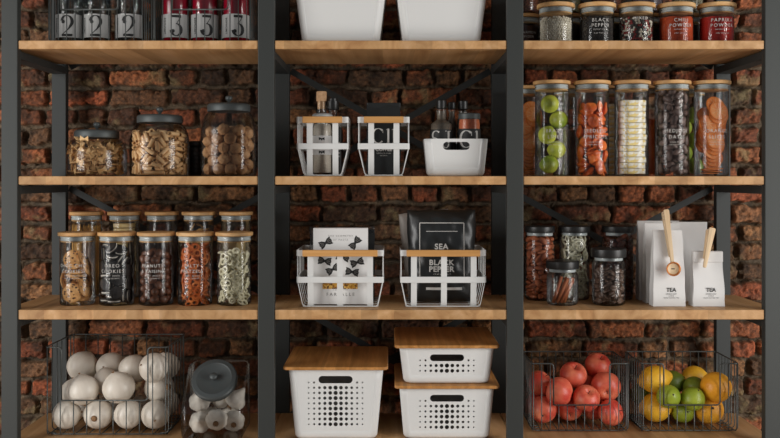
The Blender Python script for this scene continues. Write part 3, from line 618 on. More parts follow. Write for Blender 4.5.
    'pretzels': [
        -46, -318, 48, 6, 0, 0, -100, 311, -58, 49, 0, -82, 57, 0, 78, -412, 317, 39, 43, 70, -42, -308, -60, 127, 5, 10, 99, -3, 158, -61, 146, 54, 0, 0, 84, -300, -61, 226, 5, 92, 39, 3,
        -128, -60, 342, 99, -3, -5, -10, 304, -69, 244, 1, 0, 0, -100, 316, -62, 342, 53, 0, 0, -85, -335, -56, 477, 33, 45, -17, -81, 310, -84, 440, 0, -50, 87, 0, -372, -58, 601, 51, -39, -29, 71,
        -169, -264, 625, 59, -20, 52, -58, -374, -62, 787, 42, 43, -23, -76, 292, -132, 703, 23, 82, 42, -31, 172, -266, 564, 6, 99, 16, -3, -136, -284, 829, 3, 82, -34, -46, 107, -430, 898, 8, -23, 63, 74,
        -66, -194, 960, 35, 35, -83, -25, 422, -66, 964, 3, 80, -7, 59, 78, -276, 1186, 48, -25, -49, -69, 86, -367, 1152, 37, 64, -54, 41, 332, -66, 1008, 49, -36, 72, -34, -320, -157, 1061, 8, 49, -4, -87,
        -376, -55, 1161, 11, -48, -7, 86, 88, -172, 1200, 68, -49, 25, 48, -376, -55, 1350, 7, -86, 11, -49, -94, -302, 1408, 23, -26, 94, -2, 106, -66, 1208, 17, 15, 82, -52, -288, -141, 1616, 58, 36, -13, 72,
        371, -52, 1482, 38, 63, -4, 67, 100, 15, 1480, 35, -35, -62, -62, 368, -238, 1490, 37, 29, -72, -51, -218, -222, 1649, 38, -80, -46, 1, 310, -56, 1758, 39, 1, -1, -92, -128, -130, 1818, 38, -72, -57, -5,
        30, -350, 1756, 52, 44, 55, -48, 76, -442, 1747, 3, 15, -69, 71, 310, -55, 1856, 1, 79, 61, 1,
    ],
    'wpretzels': [
        12, -434, 214, 68, -53, 29, 41, 285, -177, 52, 99, 0, 0, -15, -134, 7, 202, 9, -9, 70, 70, -4, -339, 258, 62, -48, 37, 50, 336, 4, 216, 53, -26, 37, 71, -362, -272, 202, 64, -13, 69, 31,
        208, -176, 295, 70, -37, -27, -55, 438, -62, 604, 64, -43, -46, 44, -332, -124, 202, 51, 2, 71, 49, 72, -30, 536, 22, 22, -51, 80, -198, -402, 618, 72, -48, 45, 22, -331, -59, 456, 68, 0, 0, -73,
        150, -290, 532, 72, 9, -8, 69, 148, -308, 707, 4, -10, -95, -30, 204, -38, 770, 11, -39, 87, 28, -316, -132, 687, 72, -15, 36, 57, 332, -28, 944, 93, 33, -11, 12, -2, -194, 906, 10, -91, 21, -35,
        -336, 8, 914, 45, -45, 55, 55, 106, -433, 902, 6, -25, 72, 65, -219, -224, 1045, 36, 19, 68, 61, -274, -358, 1026, 35, -67, -28, -59, 334, -29, 1078, 10, 11, 33, -93, -447, -48, 1314, 20, 64, 27, 69,
        318, -94, 1156, 33, -93, -10, -11, -129, -332, 1434, 46, -12, 72, 50, -76, -130, 1185, 47, 77, -40, -12, 148, -296, 1300, 28, -59, 26, -71, 30, -44, 1422, 70, 27, 58, 30, -250, -372, 1465, 2, 40, 55, -73,
        430, -48, 1520, 3, -64, 4, -76, -214, -25, 1404, 49, 63, -60, 2, 245, -254, 1344, 57, 34, -68, -30, 336, -163, 1438, 63, -35, 54, -43, -330, -44, 1652, 2, 61, -79, 5, 50, -257, 1660, 70, -6, 15, -70,
    ],
    'apricots': [
        -137, -56, 64, 95, 0, 0, -31, 292, -57, 64, 0, 35, 94, 0, -302, -55, 194, 2, 13, 99, 1, 318, -50, 192, 13, 0, 0, 99, -298, -57, 322, 2, 30, 96, 1, 318, -50, 320, 0, -14, 99, 0,
        171, -401, 212, 47, -63, 31, 53, -314, -56, 449, 93, 0, -2, 37, 152, -30, 596, 27, -27, 65, 65, 34, -314, 462, 36, 11, -12, -92, 404, -163, 596, 14, -59, 39, -69, -412, -132, 720, 67, 38, -62, -16,
        10, -315, 590, 91, -2, -16, -37, -65, -306, 702, 16, 17, 97, -5, -88, -50, 824, 37, -17, -7, 91, 302, -30, 1010, 71, 71, 3, -3, 252, -348, 962, 14, 30, -69, -65, -278, -323, 1084, 62, 67, -39, -11,
        310, -55, 1301, 6, 13, 99, -5, 119, -272, 1032, 50, -75, 8, 43, -232, -162, 1064, 30, 23, 56, 73, -150, -184, 1352, 31, 42, -83, -16, -432, -56, 1434, 71, -14, 69, -5, 308, -58, 1473, 91, -17, -4, 36,
        -72, -184, 1453, 82, -17, 31, -45, 156, -404, 1379, 65, -52, -49, -27, -320, -58, 1709, 1, 1, 0, 100, 192, -130, 1606, 14, 29, 94, -11, -320, -56, 1837, 0, -88, -47, 1, -41, -424, 1766, 52, 59, -50, 36,
        265, -184, 1806, 39, -9, -5, -92, -260, -186, 2002, 8, -89, 40, 20, 227, -190, 2236, 87, 4, -50, 3, -167, -214, 2104, 21, -76, -62, 2, 264, -184, 1937, 9, 42, -90, 5, -128, -288, 2208, 10, 24, -95, -19,
        422, -56, 2188, 63, 14, 76, 3,
    ],
    'dates': [
        99, -335, 64, 32, 2, -70, -64, 228, -240, 92, 68, 50, 50, -19, 410, -12, 101, 59, -59, 39, 39, -114, -142, 178, 79, -5, 49, 37, -35, -417, 192, 71, 30, 30, 56, 328, -268, 349, 12, 22, 22, -94,
        -162, -303, 299, 55, 32, -77, -1, -211, -380, 590, 43, -11, 1, 89, -258, -32, 418, 50, 64, 58, 8, -417, -134, 174, 0, 100, -5, 0, -280, -194, 550, 36, 78, -42, -31, 148, -387, 548, 65, -43, 24, -58,
        324, -113, 484, 19, -91, 12, 34, 70, -408, 743, 42, -37, -78, 28, 122, -176, 524, 3, 24, 10, 96, -410, -39, 696, 70, 49, -24, 46, 434, 56, 422, 87, 0, 0, -50, 177, 60, 608, 50, -38, 25, -74,
        -220, -346, 865, 18, 50, -59, -60, -100, -123, 758, 95, 1, -31, -2, 44, -208, 884, 28, -75, 57, -22, -188, 54, 698, 66, 22, -21, -69, 321, -278, 828, 43, -8, -29, 85, 432, 53, 1214, 73, 0, 0, -69,
        10, 56, 1256, 21, -79, -44, 38, 178, -104, 1116, 90, -33, 30, -5, 169, -374, 1092, 23, -54, -57, 58, 394, -177, 1109, 12, -98, 18, -3, -236, -32, 1112, 8, 51, 76, 39, 161, -154, 1336, 23, -69, -45, 51,
        -340, -230, 1038, 60, -48, -61, -20, -148, -406, 1170, 6, 99, 10, 11, -262, -320, 1419, 21, -35, 50, -76, 274, -336, 1422, 12, 23, -96, 6, -338, -230, 1599, 26, 12, -77, -57, -106, -176, 1257, 7, -58, 78, -21,
        410, -12, 1489, 14, -14, 69, 69, 74, -428, 1414, 2, 99, -9, -12, 242, -28, 1782, 10, 17, -63, 75, -80, -206, 1580, 80, -47, -37, 7, -432, 58, 1679, 99, 0, 0, 16, 434, 56, 1764, 0, -61, 79, 0,
        104, -81, 1524, 19, -84, -3, 51, 226, -352, 1760, 75, -38, 18, -51, -409, -155, 1876, 0, -1, 100, -2, 77, -404, 2031, 1, 81, 19, 56, 38, -31, 1714, 44, -60, 50, 45, -129, 60, 2076, 71, -29, 43, -48,
        -131, 56, 1840, 50, -23, -83, 14, 384, -147, 2037, 66, -50, 49, 28, -62, -427, 1788, 55, 19, 8, 81, -72, -143, 1910, 45, -39, 21, -78, 111, -219, 2150, 19, 1, 89, 41, -289, -330, 1912, 2, 51, 86, 0,
        -438, 14, 2380, 55, 2, -4, 83, -312, -148, 2197, 39, -5, -46, 80, 335, -208, 2238, 50, -65, -26, -51, -169, -302, 2192, 34, -6, -62, 71, 94, -404, 2376, 19, 85, -11, -48, -240, -336, 2479, 83, -39, -36, 19,
        -154, -168, 2394, 7, -67, 36, -64, 124, -28, 2364, 35, 79, 49, -12, 90, -405, 2604, 48, -11, -85, 18, -102, -114, 2592, 87, 16, -44, 18, 184, -120, 2597, 42, -8, 88, 22, -376, -176, 2718, 53, -79, -31, 5,
        351, -252, 2512, 47, 1, 0, -88, 430, 56, 2670, 0, 48, -88, 0, -84, -329, 2739, 57, 35, -73, 16,
    ],
    'almonds': [
        -94, -82, 67, 81, -10, -5, 57, 364, -16, 68, 9, -64, 77, -1, -306, 43, 67, 3, 9, -99, -11, -248, -269, 68, 11, 91, -41, -3, -294, -94, 148, 5, -99, -9, 4, 203, -306, 69, 14, -96, -24, 1,
        128, -131, 68, 10, 98, 17, 2, -182, -252, 189, 3, -89, -45, 11, -320, 50, 227, 93, -25, -24, -7, -30, -316, 87, 77, 8, -20, 60, 111, -108, 200, 18, 48, 85, 7, 154, 50, 89, 16, 5, 96, -23,
        322, -125, 176, 0, 94, 34, 9, 118, -348, 191, 18, 0, 14, -97, -106, -6, 194, 7, -50, -83, 21, -242, -119, 284, 12, -20, 97, 6, 362, 58, 268, 69, 45, -53, 19, -109, -292, 326, 71, -27, -27, 59,
        19, -186, 288, 39, -33, 86, -5, -370, -15, 357, 16, -67, 71, -14, 43, -306, 454, 2, 85, -52, 11, -21, 44, 290, 12, 96, 12, -21, 289, -224, 296, 49, 7, -12, -86, 80, -356, 326, 20, 15, 11, -96,
        191, 16, 294, 91, -8, 23, -34, -174, -56, 424, 90, -8, 7, -43, -362, -80, 495, 17, 77, -60, -16, 216, -232, 430, 80, -31, -8, -50, 136, -272, 572, 86, 3, -1, -50, -194, -171, 548, 1, 96, 27, -8,
        40, -79, 460, 1, 48, -75, 46, 286, -56, 400, 12, -27, -94, 15, -233, 16, 557, 23, 85, 46, -14, 265, -161, 545, 76, -58, 17, -25, -249, -236, 412, 40, 90, -15, 12, -32, 40, 484, 11, 52, -60, 59,
        176, 42, 528, 11, -16, -4, -98, 384, -15, 504, 59, -40, 32, -62, -128, -354, 518, 53, 27, -44, 67, -249, -178, 686, 90, -9, -1, 42, 292, -231, 710, 88, -14, -29, 35, -52, -204, 638, 67, -37, 26, -59,
        364, -15, 665, 63, 11, -2, -77, -317, 44, 680, 13, 97, 7, 18, 336, 6, 798, 15, 89, 38, 21, 175, 12, 680, 48, 14, 22, -84, -148, 46, 816, 17, -98, 8, 7, 76, -386, 698, 78, -61, -12, 2,
        72, 1, 820, 14, 45, -81, -35, -177, -338, 738, 23, -39, -76, -46, -254, -44, 950, 55, 59, 29, -52, -66, 30, 678, 17, -14, -5, 97, 367, -141, 916, 52, -30, 66, -45, 204, -266, 826, 1, -80, -60, 1,
        -16, -319, 819, 16, 53, -83, 9, -338, -134, 792, 61, -10, 4, 79, -374, 60, 904, 63, -31, -64, -30, 87, -201, 912, 63, 9, -25, -73, -8, -184, 1050, 54, 13, -2, 83, 120, -180, 713, 6, -86, -47, -16,
        240, -12, 898, 69, 10, -24, -67, -86, -364, 978, 31, 94, -10, -6, -112, 54, 968, 35, 90, 9, -24, -126, -156, 806, 48, -20, -21, -83, 180, -349, 986, 77, 57, 29, 6, 309, 44, 1027, 11, -11, -10, -98,
        -306, -208, 932, 3, 45, 87, 21, 108, -7, 976, 15, 70, 70, -7, 74, 42, 1098, 8, 19, -9, -98, -88, -141, 943, 90, 3, 14, 42, -21, -363, 1117, 99, -1, -5, -10, 329, 19, 1162, 16, 92, -31, -15,
        275, -158, 1064, 23, -84, 47, 9, -240, -234, 1066, 9, 74, -67, 0, 154, -270, 1139, 77, -37, 7, -51, 286, -168, 1205, 14, -79, 57, 17, -382, -90, 1136, 69, -5, 72, -2, -242, -3, 1272, 71, 19, -14, 66,
        37, -78, 1190, 5, 5, 98, 18, 376, -12, 1296, 63, 24, 33, 66, 262, -254, 1308, 92, 12, -16, 34, -92, -198, 1194, 23, 9, 78, 57, -156, 2, 1132, 7, 44, -87, -23, 175, 24, 1312, 27, -16, 30, -90,
        -260, -239, 1233, 92, -2, -39, -7, 64, -362, 1314, 39, -44, 28, 76, -32, -134, 1448, 22, -17, -6, -96, -117, -346, 1270, 86, -17, -47, -12, -363, 33, 1409, 52, 35, 28, -73, 262, -292, 1464, 63, -68, -36, 14,
        -105, -106, 1328, 28, -11, -15, -94, -224, -273, 1424, 75, 23, 19, -60, 108, 43, 1462, 6, 1, -13, -99, 200, -126, 1418, 12, 51, -85, 1, -344, -136, 1378, 70, 28, -45, 49, 66, -202, 1332, 37, -12, -26, -88,
        -298, -213, 1596, 24, 86, -43, 15, 368, -12, 1446, 70, -19, 8, -68, -99, 2, 1550, 90, 3, 1, 43, 286, -144, 1586, 50, -5, 30, 81, -154, 12, 1416, 21, 90, 39, 3, 96, -183, 1558, 3, -28, -94, 21,
        -135, -362, 1561, 24, 2, 86, 45, 141, 20, 1596, 31, 4, -11, -94, -322, 18, 1578, 1, -32, 93, 18, 11, -324, 1480, 1, -13, -7, 99, -170, 0, 1698, 33, 78, 33, 42, 180, -349, 1628, 7, 23, -74, -63,
        102, -227, 1708, 92, -14, 15, 32, -86, -222, 1617, 21, 23, 72, 62, 188, -295, 1872, 87, -2, 46, -19, 363, 10, 1602, 20, 60, 73, -24, 174, -2, 1730, 87, 18, 13, 44, -16, -16, 1680, 16, -66, 72, -15,
        -136, -342, 1732, 15, 97, -15, -9, 44, -392, 1831, 27, 32, -59, 70, -326, 42, 1728, 26, -7, 95, -13, -76, -252, 1844, 78, -58, -7, -23, 144, -124, 1840, 6, 41, -88, -22, -327, -157, 1716, 84, -21, -20, -46,
        306, -160, 1740, 0, 72, 70, 5, -362, 14, 1868, 6, -83, -45, -34, -212, -332, 1897, 67, 69, -16, -21, -268, -158, 1884, 88, -47, -5, 3, -62, -88, 1812, 17, -34, 85, 37, 339, -133, 1873, 79, 4, -4, 61,
        -153, 6, 1912, 38, 58, 72, -4,
    ],
    'wheels': [
        131, -332, 178, 69, 59, 39, -15, 104, -53, 48, 0, -61, -79, 0, -252, -46, 49, 0, 93, 38, 0, 252, -46, 146, 92, 0, 0, -38, -62, -246, 250, 54, 30, 78, 3, 229, -51, 242, 0, 6, -100, 0,
        253, -50, 340, 0, 7, -100, 0, -144, -192, 279, 72, 13, -53, -44, 214, -144, 437, 0, 79, -61, 0, 99, -230, 535, 0, -92, -39, 0, 353, -50, 664, 39, -53, 47, -59, 103, -234, 632, 100, 0, 0, -3,
        -167, -142, 478, 57, 9, 81, -7, 104, -234, 731, 22, 0, 0, -98, 250, -52, 877, 10, 69, 71, 10, -334, -53, 284, 33, 59, 33, 66, -53, -246, 847, 28, -23, -12, 93, 236, -52, 974, 14, 25, 96, 4,
        -323, -146, 651, 71, 24, -66, 6, 189, -50, 1062, 89, 6, -13, -43, -114, -16, 816, 60, -79, -11, 5, 50, -140, 1124, 85, -7, -12, 51, -103, -229, 934, 16, 62, 74, 20, 44, -145, 1224, 41, -13, -6, 90,
        22, -152, 1319, 13, 36, 92, 5, -122, -332, 1184, 32, -6, 67, 67, -26, -144, 1407, 91, -5, -13, 38, -266, -52, 990, 21, 79, 45, 37, 130, -100, 1595, 33, -7, -94, 2, -280, -46, 1125, 34, 55, 72, 26,
        -350, -54, 1350, 65, -36, 63, -25, 298, -191, 1322, 64, -5, -68, -35, -96, -146, 1488, 6, 91, 40, 13, 260, -46, 1618, 13, -87, -36, 30, 57, -348, 1614, 61, 48, 47, -43, 265, -52, 1739, 82, 17, 28, 47,
        -204, -156, 1593, 66, 6, -1, -75, 2, -250, 1838, 9, 91, 35, 21, -306, -174, 1810, 45, 25, 62, 59, -116, -50, 1837, 40, -5, -70, -59,
    ],
    'pecans': [
        -338, -31, 109, 65, 18, -43, -60, 333, -100, 100, 73, -40, -27, 49, 236, 46, 224, 61, 80, 3, 1, 60, -36, 87, 7, -75, -65, 9, -196, -276, 88, 9, -33, -93, 15, 110, -315, 88, 4, 99, 11, 7,
        130, -189, 233, 78, 5, 24, 58, -143, -32, 104, 78, -21, 33, -50, -50, -273, 217, 44, -56, 36, -60, 128, -310, 410, 25, 2, 13, -96, -220, -162, 255, 63, 2, 6, -78, -24, -19, 254, 19, 65, 72, -17,
        -268, -180, 463, 25, -63, 63, 38, -94, -258, 410, 74, -34, -25, 52, 315, -150, 298, 44, -24, 41, -76, -350, -4, 318, 74, 9, -53, -41, 156, -36, 391, 5, 77, 62, 15, 105, -330, 594, 90, -40, -15, 10,
        60, -89, 532, 23, -73, 63, -10, 311, -135, 496, 26, 78, 56, -7, -120, 46, 412, 79, -61, 0, -3, -307, 29, 630, 20, 90, 6, -39, -116, -248, 589, 55, -7, -2, -83, 287, -2, 612, 33, 88, 33, 8,
        332, -23, 798, 70, -17, -9, -68, -81, 20, 658, 75, -32, -58, 1, -304, -152, 715, 55, 26, -38, 69, 126, 36, 742, 57, 51, -58, 26, -276, 40, 834, 86, -46, 21, 8, 26, -335, 764, 9, 27, 11, -95,
        242, 30, 967, 17, -98, 5, 6, -164, -229, 816, 56, 12, 15, -81, 268, -222, 742, 20, 52, -65, 52, 262, -130, 1050, 51, -83, 10, 18, -74, 10, 908, 93, -3, 30, -21, 40, -136, 714, 94, -35, -2, 5,
        -72, -324, 950, 9, -16, -98, 1, 114, -163, 891, 13, 4, -12, -98, 281, 30, 1150, 85, -49, 17, -9, 3, -137, 1040, 15, 83, 53, -5, -234, -244, 1107, 35, 8, 14, 92, 166, -303, 1026, 50, -44, -65, -36,
        -12, -348, 1178, 31, -54, -53, -58, 36, -4, 1168, 32, 84, -44, 0, -283, -120, 962, 58, 18, 8, -79, 22, -180, 1313, 98, -5, 3, -18, -153, -51, 1138, 61, 20, 53, 55, 283, -202, 1228, 83, 35, 23, 37,
        180, 13, 1336, 95, 15, 8, -25, -221, -224, 1283, 12, -79, 60, 6, -127, 27, 1306, 99, -14, -4, 3, 187, -278, 1425, 30, -21, 10, -92, -106, -330, 1431, 8, -11, -90, 42, -340, -1, 1140, 31, -49, -15, 80,
        -298, -176, 1508, 26, -73, -32, -54, 92, -122, 1498, 45, -28, 38, 76, 336, -36, 1454, 73, 9, 13, 67, -114, -228, 1601, 77, 49, 28, 30, -347, 0, 1400, 73, -28, -59, 21, 10, 26, 1557, 41, -20, -46, -76,
        284, -208, 1608, 23, 47, -55, -65, -273, 20, 1620, 95, -24, 4, 22, -146, -74, 1459, 54, 8, -4, 84, 46, -140, 1720, 4, -91, -36, 20, 43, -327, 1624, 52, 80, 10, 28, 93, -336, 1846, 87, -40, -27, -3,
        286, -170, 1810, 24, -33, 91, -11, -247, -147, 1754, 25, -22, 0, -94, 272, 30, 1618, 0, -1, 98, -18, 198, 26, 1796, 8, -14, 10, -98, -98, 44, 1765, 7, -3, -57, -82, -350, 12, 1849, 33, -59, -2, -74,
    ],
    'beans': [
        36, -321, 61, 1, 38, -92, 10, 312, -96, 60, 9, 90, 41, 7, 0, 14, 61, 0, -70, 71, 10, -135, -276, 64, 90, -22, -3, 37, -307, -17, 61, 13, 99, 0, 3, 175, 0, 61, 10, 86, 49, -3,
        41, -138, 96, 43, -65, -60, -20, -302, -187, 84, 70, 53, -14, -46, 103, -254, 172, 79, -4, -10, 60, 232, -275, 85, 32, -12, 62, -70, -143, 44, 112, 15, 64, 13, -74, -141, -111, 81, 41, -88, -20, -11,
        205, -296, 277, 40, -75, 12, 51, -30, -4, 206, 57, 51, 45, 47, 8, -145, 271, 47, 59, -4, 66, 288, -149, 187, 33, 93, 11, 15, 328, 28, 140, 78, -23, -17, -55, -306, 46, 166, 24, 97, -2, 10,
        136, 48, 172, 43, 88, 10, 19, -290, -84, 231, 1, 9, -66, 74, -142, -172, 189, 82, 33, -21, 42, -268, -232, 232, 54, 1, -53, 66, 20, -348, 270, 56, -78, -28, -3, 170, -88, 224, 53, 60, 58, -15,
        -311, -138, 375, 19, 50, 83, 15, 328, 23, 273, 4, -89, 41, -20, 192, 14, 338, 28, -66, -43, 55, 285, -164, 330, 36, -12, -27, -89, -132, 11, 291, 66, -25, -32, 63, -95, -304, 194, 20, 18, -90, -34,
        236, -236, 462, 23, -48, 83, 18, -307, 42, 292, 7, 9, -19, -97, -14, 41, 434, 78, 1, -61, 16, -150, -144, 340, 34, -92, 0, -19, -128, -310, 338, 98, 0, -20, -9, 310, -77, 413, 24, 92, 28, -14,
        -301, 46, 421, 1, 8, 24, -97, 70, 26, 317, 26, -71, 28, -59, 98, -222, 346, 53, -55, 37, 53, 119, -302, 556, 23, 77, 58, -11, -224, -236, 527, 58, -47, 14, 65, 56, -355, 431, 11, 2, -77, -63,
        113, 46, 514, 78, 21, 57, -14, -131, -310, 466, 90, -16, -20, -34, 324, -60, 540, 40, 5, -30, -87, -135, 14, 457, 32, 68, -40, -53, -312, -68, 494, 7, -95, 31, 3, -130, -86, 595, 49, -41, 63, -44,
        246, -228, 626, 6, -93, -34, 12, 71, -103, 433, 36, -93, -8, 2, 149, -104, 564, 35, 23, -4, -91, -38, -198, 482, 76, 59, -23, -11, -318, -124, 608, 33, -73, 59, -10, 278, 55, 587, 89, -41, -16, -6,
        305, -58, 680, 33, -93, -14, 3, -211, -18, 706, 24, -75, 60, -11, -243, 42, 584, 14, 6, -19, -97, -2, -50, 572, 85, 5, -43, 29, 72, -192, 642, 46, 24, -14, -84, 132, 13, 676, 71, -18, 10, -67,
        -81, -294, 598, 73, -2, 9, -68, -354, 34, 694, 58, 35, 73, 2, -210, -224, 689, 38, 0, 20, -90, -318, -104, 782, 49, -67, 47, 30, 331, 6, 843, 78, 33, 4, 52, -307, 42, 849, 15, -9, -97, 14,
        -24, -306, 708, 69, 5, -1, 72, 295, -186, 748, 47, -18, 39, -77, 162, -84, 779, 15, -61, -75, -18, -113, 10, 812, 12, -62, -77, 9, 211, -222, 964, 91, 3, 0, -41, -291, -210, 870, 5, -53, -54, -65,
        308, -133, 899, 16, -63, 74, 19, 140, -52, 914, 19, -5, 98, -3, -25, -92, 708, 87, 11, -4, 48, 12, -150, 814, 6, -70, -71, 0, 310, 44, 985, 4, -12, -30, 95, -141, -275, 792, 2, 84, 53, 14,
        -12, -340, 836, 9, 31, -20, 93, -176, -136, 886, 87, -44, 12, -20, -204, 28, 934, 36, -15, 18, -90, -222, -258, 1129, 87, -29, -13, -37, 46, 46, 987, 97, -23, 8, 1, 310, -126, 1036, 78, -3, 8, 63,
        136, -284, 736, 61, 19, -12, 76, -258, -126, 1014, 27, -1, -4, -96, -354, 12, 998, 46, 38, -44, -67, -66, -52, 936, 27, 14, -95, -7, 168, -290, 856, 94, 5, 7, 33, -182, -311, 956, 23, -55, -38, -71,
        74, -122, 1004, 28, -24, 93, -8, 160, -294, 1074, 86, -26, -20, 39, 221, -132, 1138, 99, -7, -12, -6, -80, -34, 1092, 78, 10, 36, -49, -191, 42, 1058, 17, 8, -97, -16, 333, 12, 1120, 53, -18, -7, 82,
        -96, -206, 998, 8, -91, 18, 36, 60, -222, 1133, 84, -24, -17, -46, 186, 29, 1082, 65, -15, -67, 33, -256, -170, 1211, 84, -22, 3, 50, -331, -48, 1130, 71, 12, -15, 68, -216, 26, 1208, 58, -35, -7, -73,
        63, -62, 1152, 32, -5, 71, -62, -36, -328, 1068, 16, 6, -23, -96, -85, -167, 1182, 73, -50, -33, -32, 47, -309, 958, 56, -5, -15, -81, -40, -320, 1208, 11, -85, 31, -41,
    ],
}
def poses(name):
    b = REST[name]
    return [(Vector(b[i:i+3])/10000, Quaternion(b[i+3:i+7]).normalized()) for i in range(0, len(b), 7)]
SIMR = {'bows': .088, 'penne': .088, 'walnuts': .086, 'almonds': .046, 'wheels': .044, 'pecans': .044, 'beans': .042}
# ---------------------------------------------------------------- food shapes
def bow_vf():
    V, F = [], []; nx, ny = 7, 5
    for s in (1, -1):
        for i in range(nx):
            u = i/(nx-1)*2-1
            for j in range(ny):
                v = j/(ny-1)*2-1; wid = .0035 + .0085*abs(u)**1.2
                zig = .0012*math.cos(v*5)*(1-abs(u)*.4)
                V.append((u*.0145*(1+.06*math.cos(v*9)*(abs(u) > .9)), v*wid, zig + .003*(1-abs(v))*(1-abs(u))**2 + s*.0008 + .003*u*u))
    n = nx*ny
    for i in range(nx-1):
        for j in range(ny-1):
            a = i*ny+j; F.append((a, a+ny, a+ny+1, a+1)); F.append((n+a, n+a+1, n+a+ny+1, n+a+ny))
    rim = [i*ny for i in range(nx)] + [(nx-1)*ny+j for j in range(1, ny)] + [i*ny+ny-1 for i in range(nx-2, -1, -1)] + [j for j in range(ny-2, 0, -1)]
    for a, b in zip(rim, rim[1:]+rim[:1]): F.append((a, n+a, n+b, b))
    return V, F
def penne_vf(r=.0064, L=.038, n=12):
    V, F = [], []
    for rr, s in ((r, 1), (r*.68, 1)):
        for e in (-1, 1):
            for i in range(n):
                a = 2*PI*i/n; k = rr*(1+.05*(i % 2)); V.append((k*math.cos(a), k*math.sin(a), e*(L/2-.0045) + .0042*math.cos(a)*rr/r))
    for i in range(n):
        j = (i+1) % n; F += [(i, j, n+j, n+i), (2*n+i, 3*n+i, 3*n+j, 2*n+j), (n+i, n+j, 3*n+j, 3*n+i), (i, 2*n+i, 2*n+j, j)]
    return V, F
def walnut_vf():
    def fn(p):
        a = math.atan2(p.y, p.z); w = 1 + .04*math.sin(p.x*420 + 2*math.sin(a*5)) + .035*math.sin(a*9 + p.x*150)
        s = math.exp(-(p.y/.0022)**2)*.07
        return tuple(p*(w + s))
    return ball(.0205, .0182, .0182, 28, 18, fn)
def cookie_vf(r=.034, h=.010):
    rnd = random.Random(3); b = lathe([(r*.86, -h/2), (r*.97, -h*.3), (r, 0), (r*.93, h*.34), (r*.7, h*.5), (r*.3, h*.46), (.001, h*.5)], 26)
    b = ([(x*(1+.02*math.sin(7*math.atan2(y, x))), y, z) for x, y, z in b[0]], b[1])
    parts = [tag_i(b, 0)]
    for k in range(16):
        a = rnd.uniform(0, 6.28); q = r*.85*math.sqrt(rnd.random()); s = .0036*rnd.uniform(.7, 1.3)
        for sg in (1, -1): parts.append(tag_i(mv(ball(s, s*.8, s*.6, 6, 4), q*math.cos(a*sg), q*math.sin(a*sg), sg*h*.44), 1))
    return merge(*parts)
def cream_vf(r=.0215, h=.013):
    d = lambda z, q: mv(lathe([(q*.94, 0), (q, h*.08), (q, h*.24), (q*.95, h*.34), (q*.8, h*.3), (.001, h*.34)], 24), 0, 0, z)
    top = d(h*.16, r); bot = tf(d(h*.16, r), Matrix.Rotation(PI, 4, 'X'))
    return merge(tag_i(top, 0), tag_i(bot, 0), tag_i(lathe([(r*.92, -h*.17), (r*.94, 0), (r*.92, h*.17)], 24), 1))
def ring3_vf(R, t, n=14):
    P = []
    for k in range(3):
        a = 2*PI*k/3 + .5; cx, cy = R*.52*math.cos(a), R*.52*math.sin(a)
        P.append(tube([(cx + R*.44*math.cos(q*2*PI/n), cy + R*.44*math.sin(q*2*PI/n), .0012*math.sin(q*2*PI/n+k)) for q in range(n)], t, 6, True))
    return merge(*P)
def wheel_vf(R=.0175, t=.0032):
    P = [tube([(R*.84*math.cos(q*PI/9), R*.84*math.sin(q*PI/9), 0) for q in range(18)], t, 6, True)]
    for k in range(3):
        a = 2*PI*k/3; P.append(tube([(0, 0, 0), (R*.8*math.cos(a), R*.8*math.sin(a), 0)], t*.75, 5))
    return merge(*P)
def apricot_vf():
    def fn(p):
        a = math.atan2(p.y, p.x); k = 1 + .07*math.sin(2*a+1) + .04*math.sin(5*a)
        return (p.x*k, p.y*k, p.z*(1 + .3*math.sin(p.x*160)) + .0012*math.sin(a*3))
    return ball(.0215, .0205, .0075, 22, 12, fn)
def date_vf():
    def fn(p):
        a = math.atan2(p.y, p.x); k = 1 + .07*math.sin(5*a + p.z*200) - .0
        return (p.x*k, p.y*k, max(-.0162, min(.0162, p.z*1.12)))
    return ball(.0103, .0098, .0165, 14, 12, fn)
def almond_vf():
    def fn(p): k = 1 - .38*max(0, p.x/.0155)**1.5 - .1*max(0, -p.x/.0155); return (p.x, p.y*k, p.z*k)
    v, f = ball(.0095, .0065, .0155, 14, 12); v = [fn(Vector((z, x, y))) for x, y, z in v]; return v, f
def bean_vf():
    def fn(p):
        z = p.z if p.z > 0 else p.z*.45
        if p.z < 0: z += .0022*math.exp(-(p.y/.0014)**2)
        else: z -= .0016*math.exp(-(p.y/.0011)**2)
        return (p.x, p.y, z)
    return ball(.0115, .0085, .0060, 18, 14, fn)
def pecan_vf():
    def fn(p): a = math.atan2(p.z, p.y); k = 1 + .08*math.sin(7*a); return (p.x, p.y*k, p.z*k)
    return ball(.017, .0105, .0085, 16, 10, fn)
def slice_vf(r=.032, t=.0034):
    body = lathe([(r*.9, -t/2), (r*.9, t/2)], 26); rim = lathe([(r*.89, -t/2-.0002), (r, -t/2), (r, t/2), (r*.89, t/2+.0002)], 26, False, False)
    P = [tag_i(body, 0), tag_i(rim, 1)]
    for s in (-1, 1):
        for k in range(9):
            a = 2*PI*k/9; u = Vector((math.cos(a), math.sin(a), 0)); w = Vector((-u.y, u.x, 0))*.0008; z = Vector((0, 0, s*(t/2+.0002)))
            P.append(tag_i(([tuple(u*.003-w+z), tuple(u*.003+w+z), tuple(u*r*.86+w+z), tuple(u*r*.86-w+z)], [(0, 1, 2, 3)]), 2))
    return merge(*P)
M['rind'] = mat('orange_rind', 'd9782a', .5); M['pith'] = mat('orange_pith', 'eab888', .6)
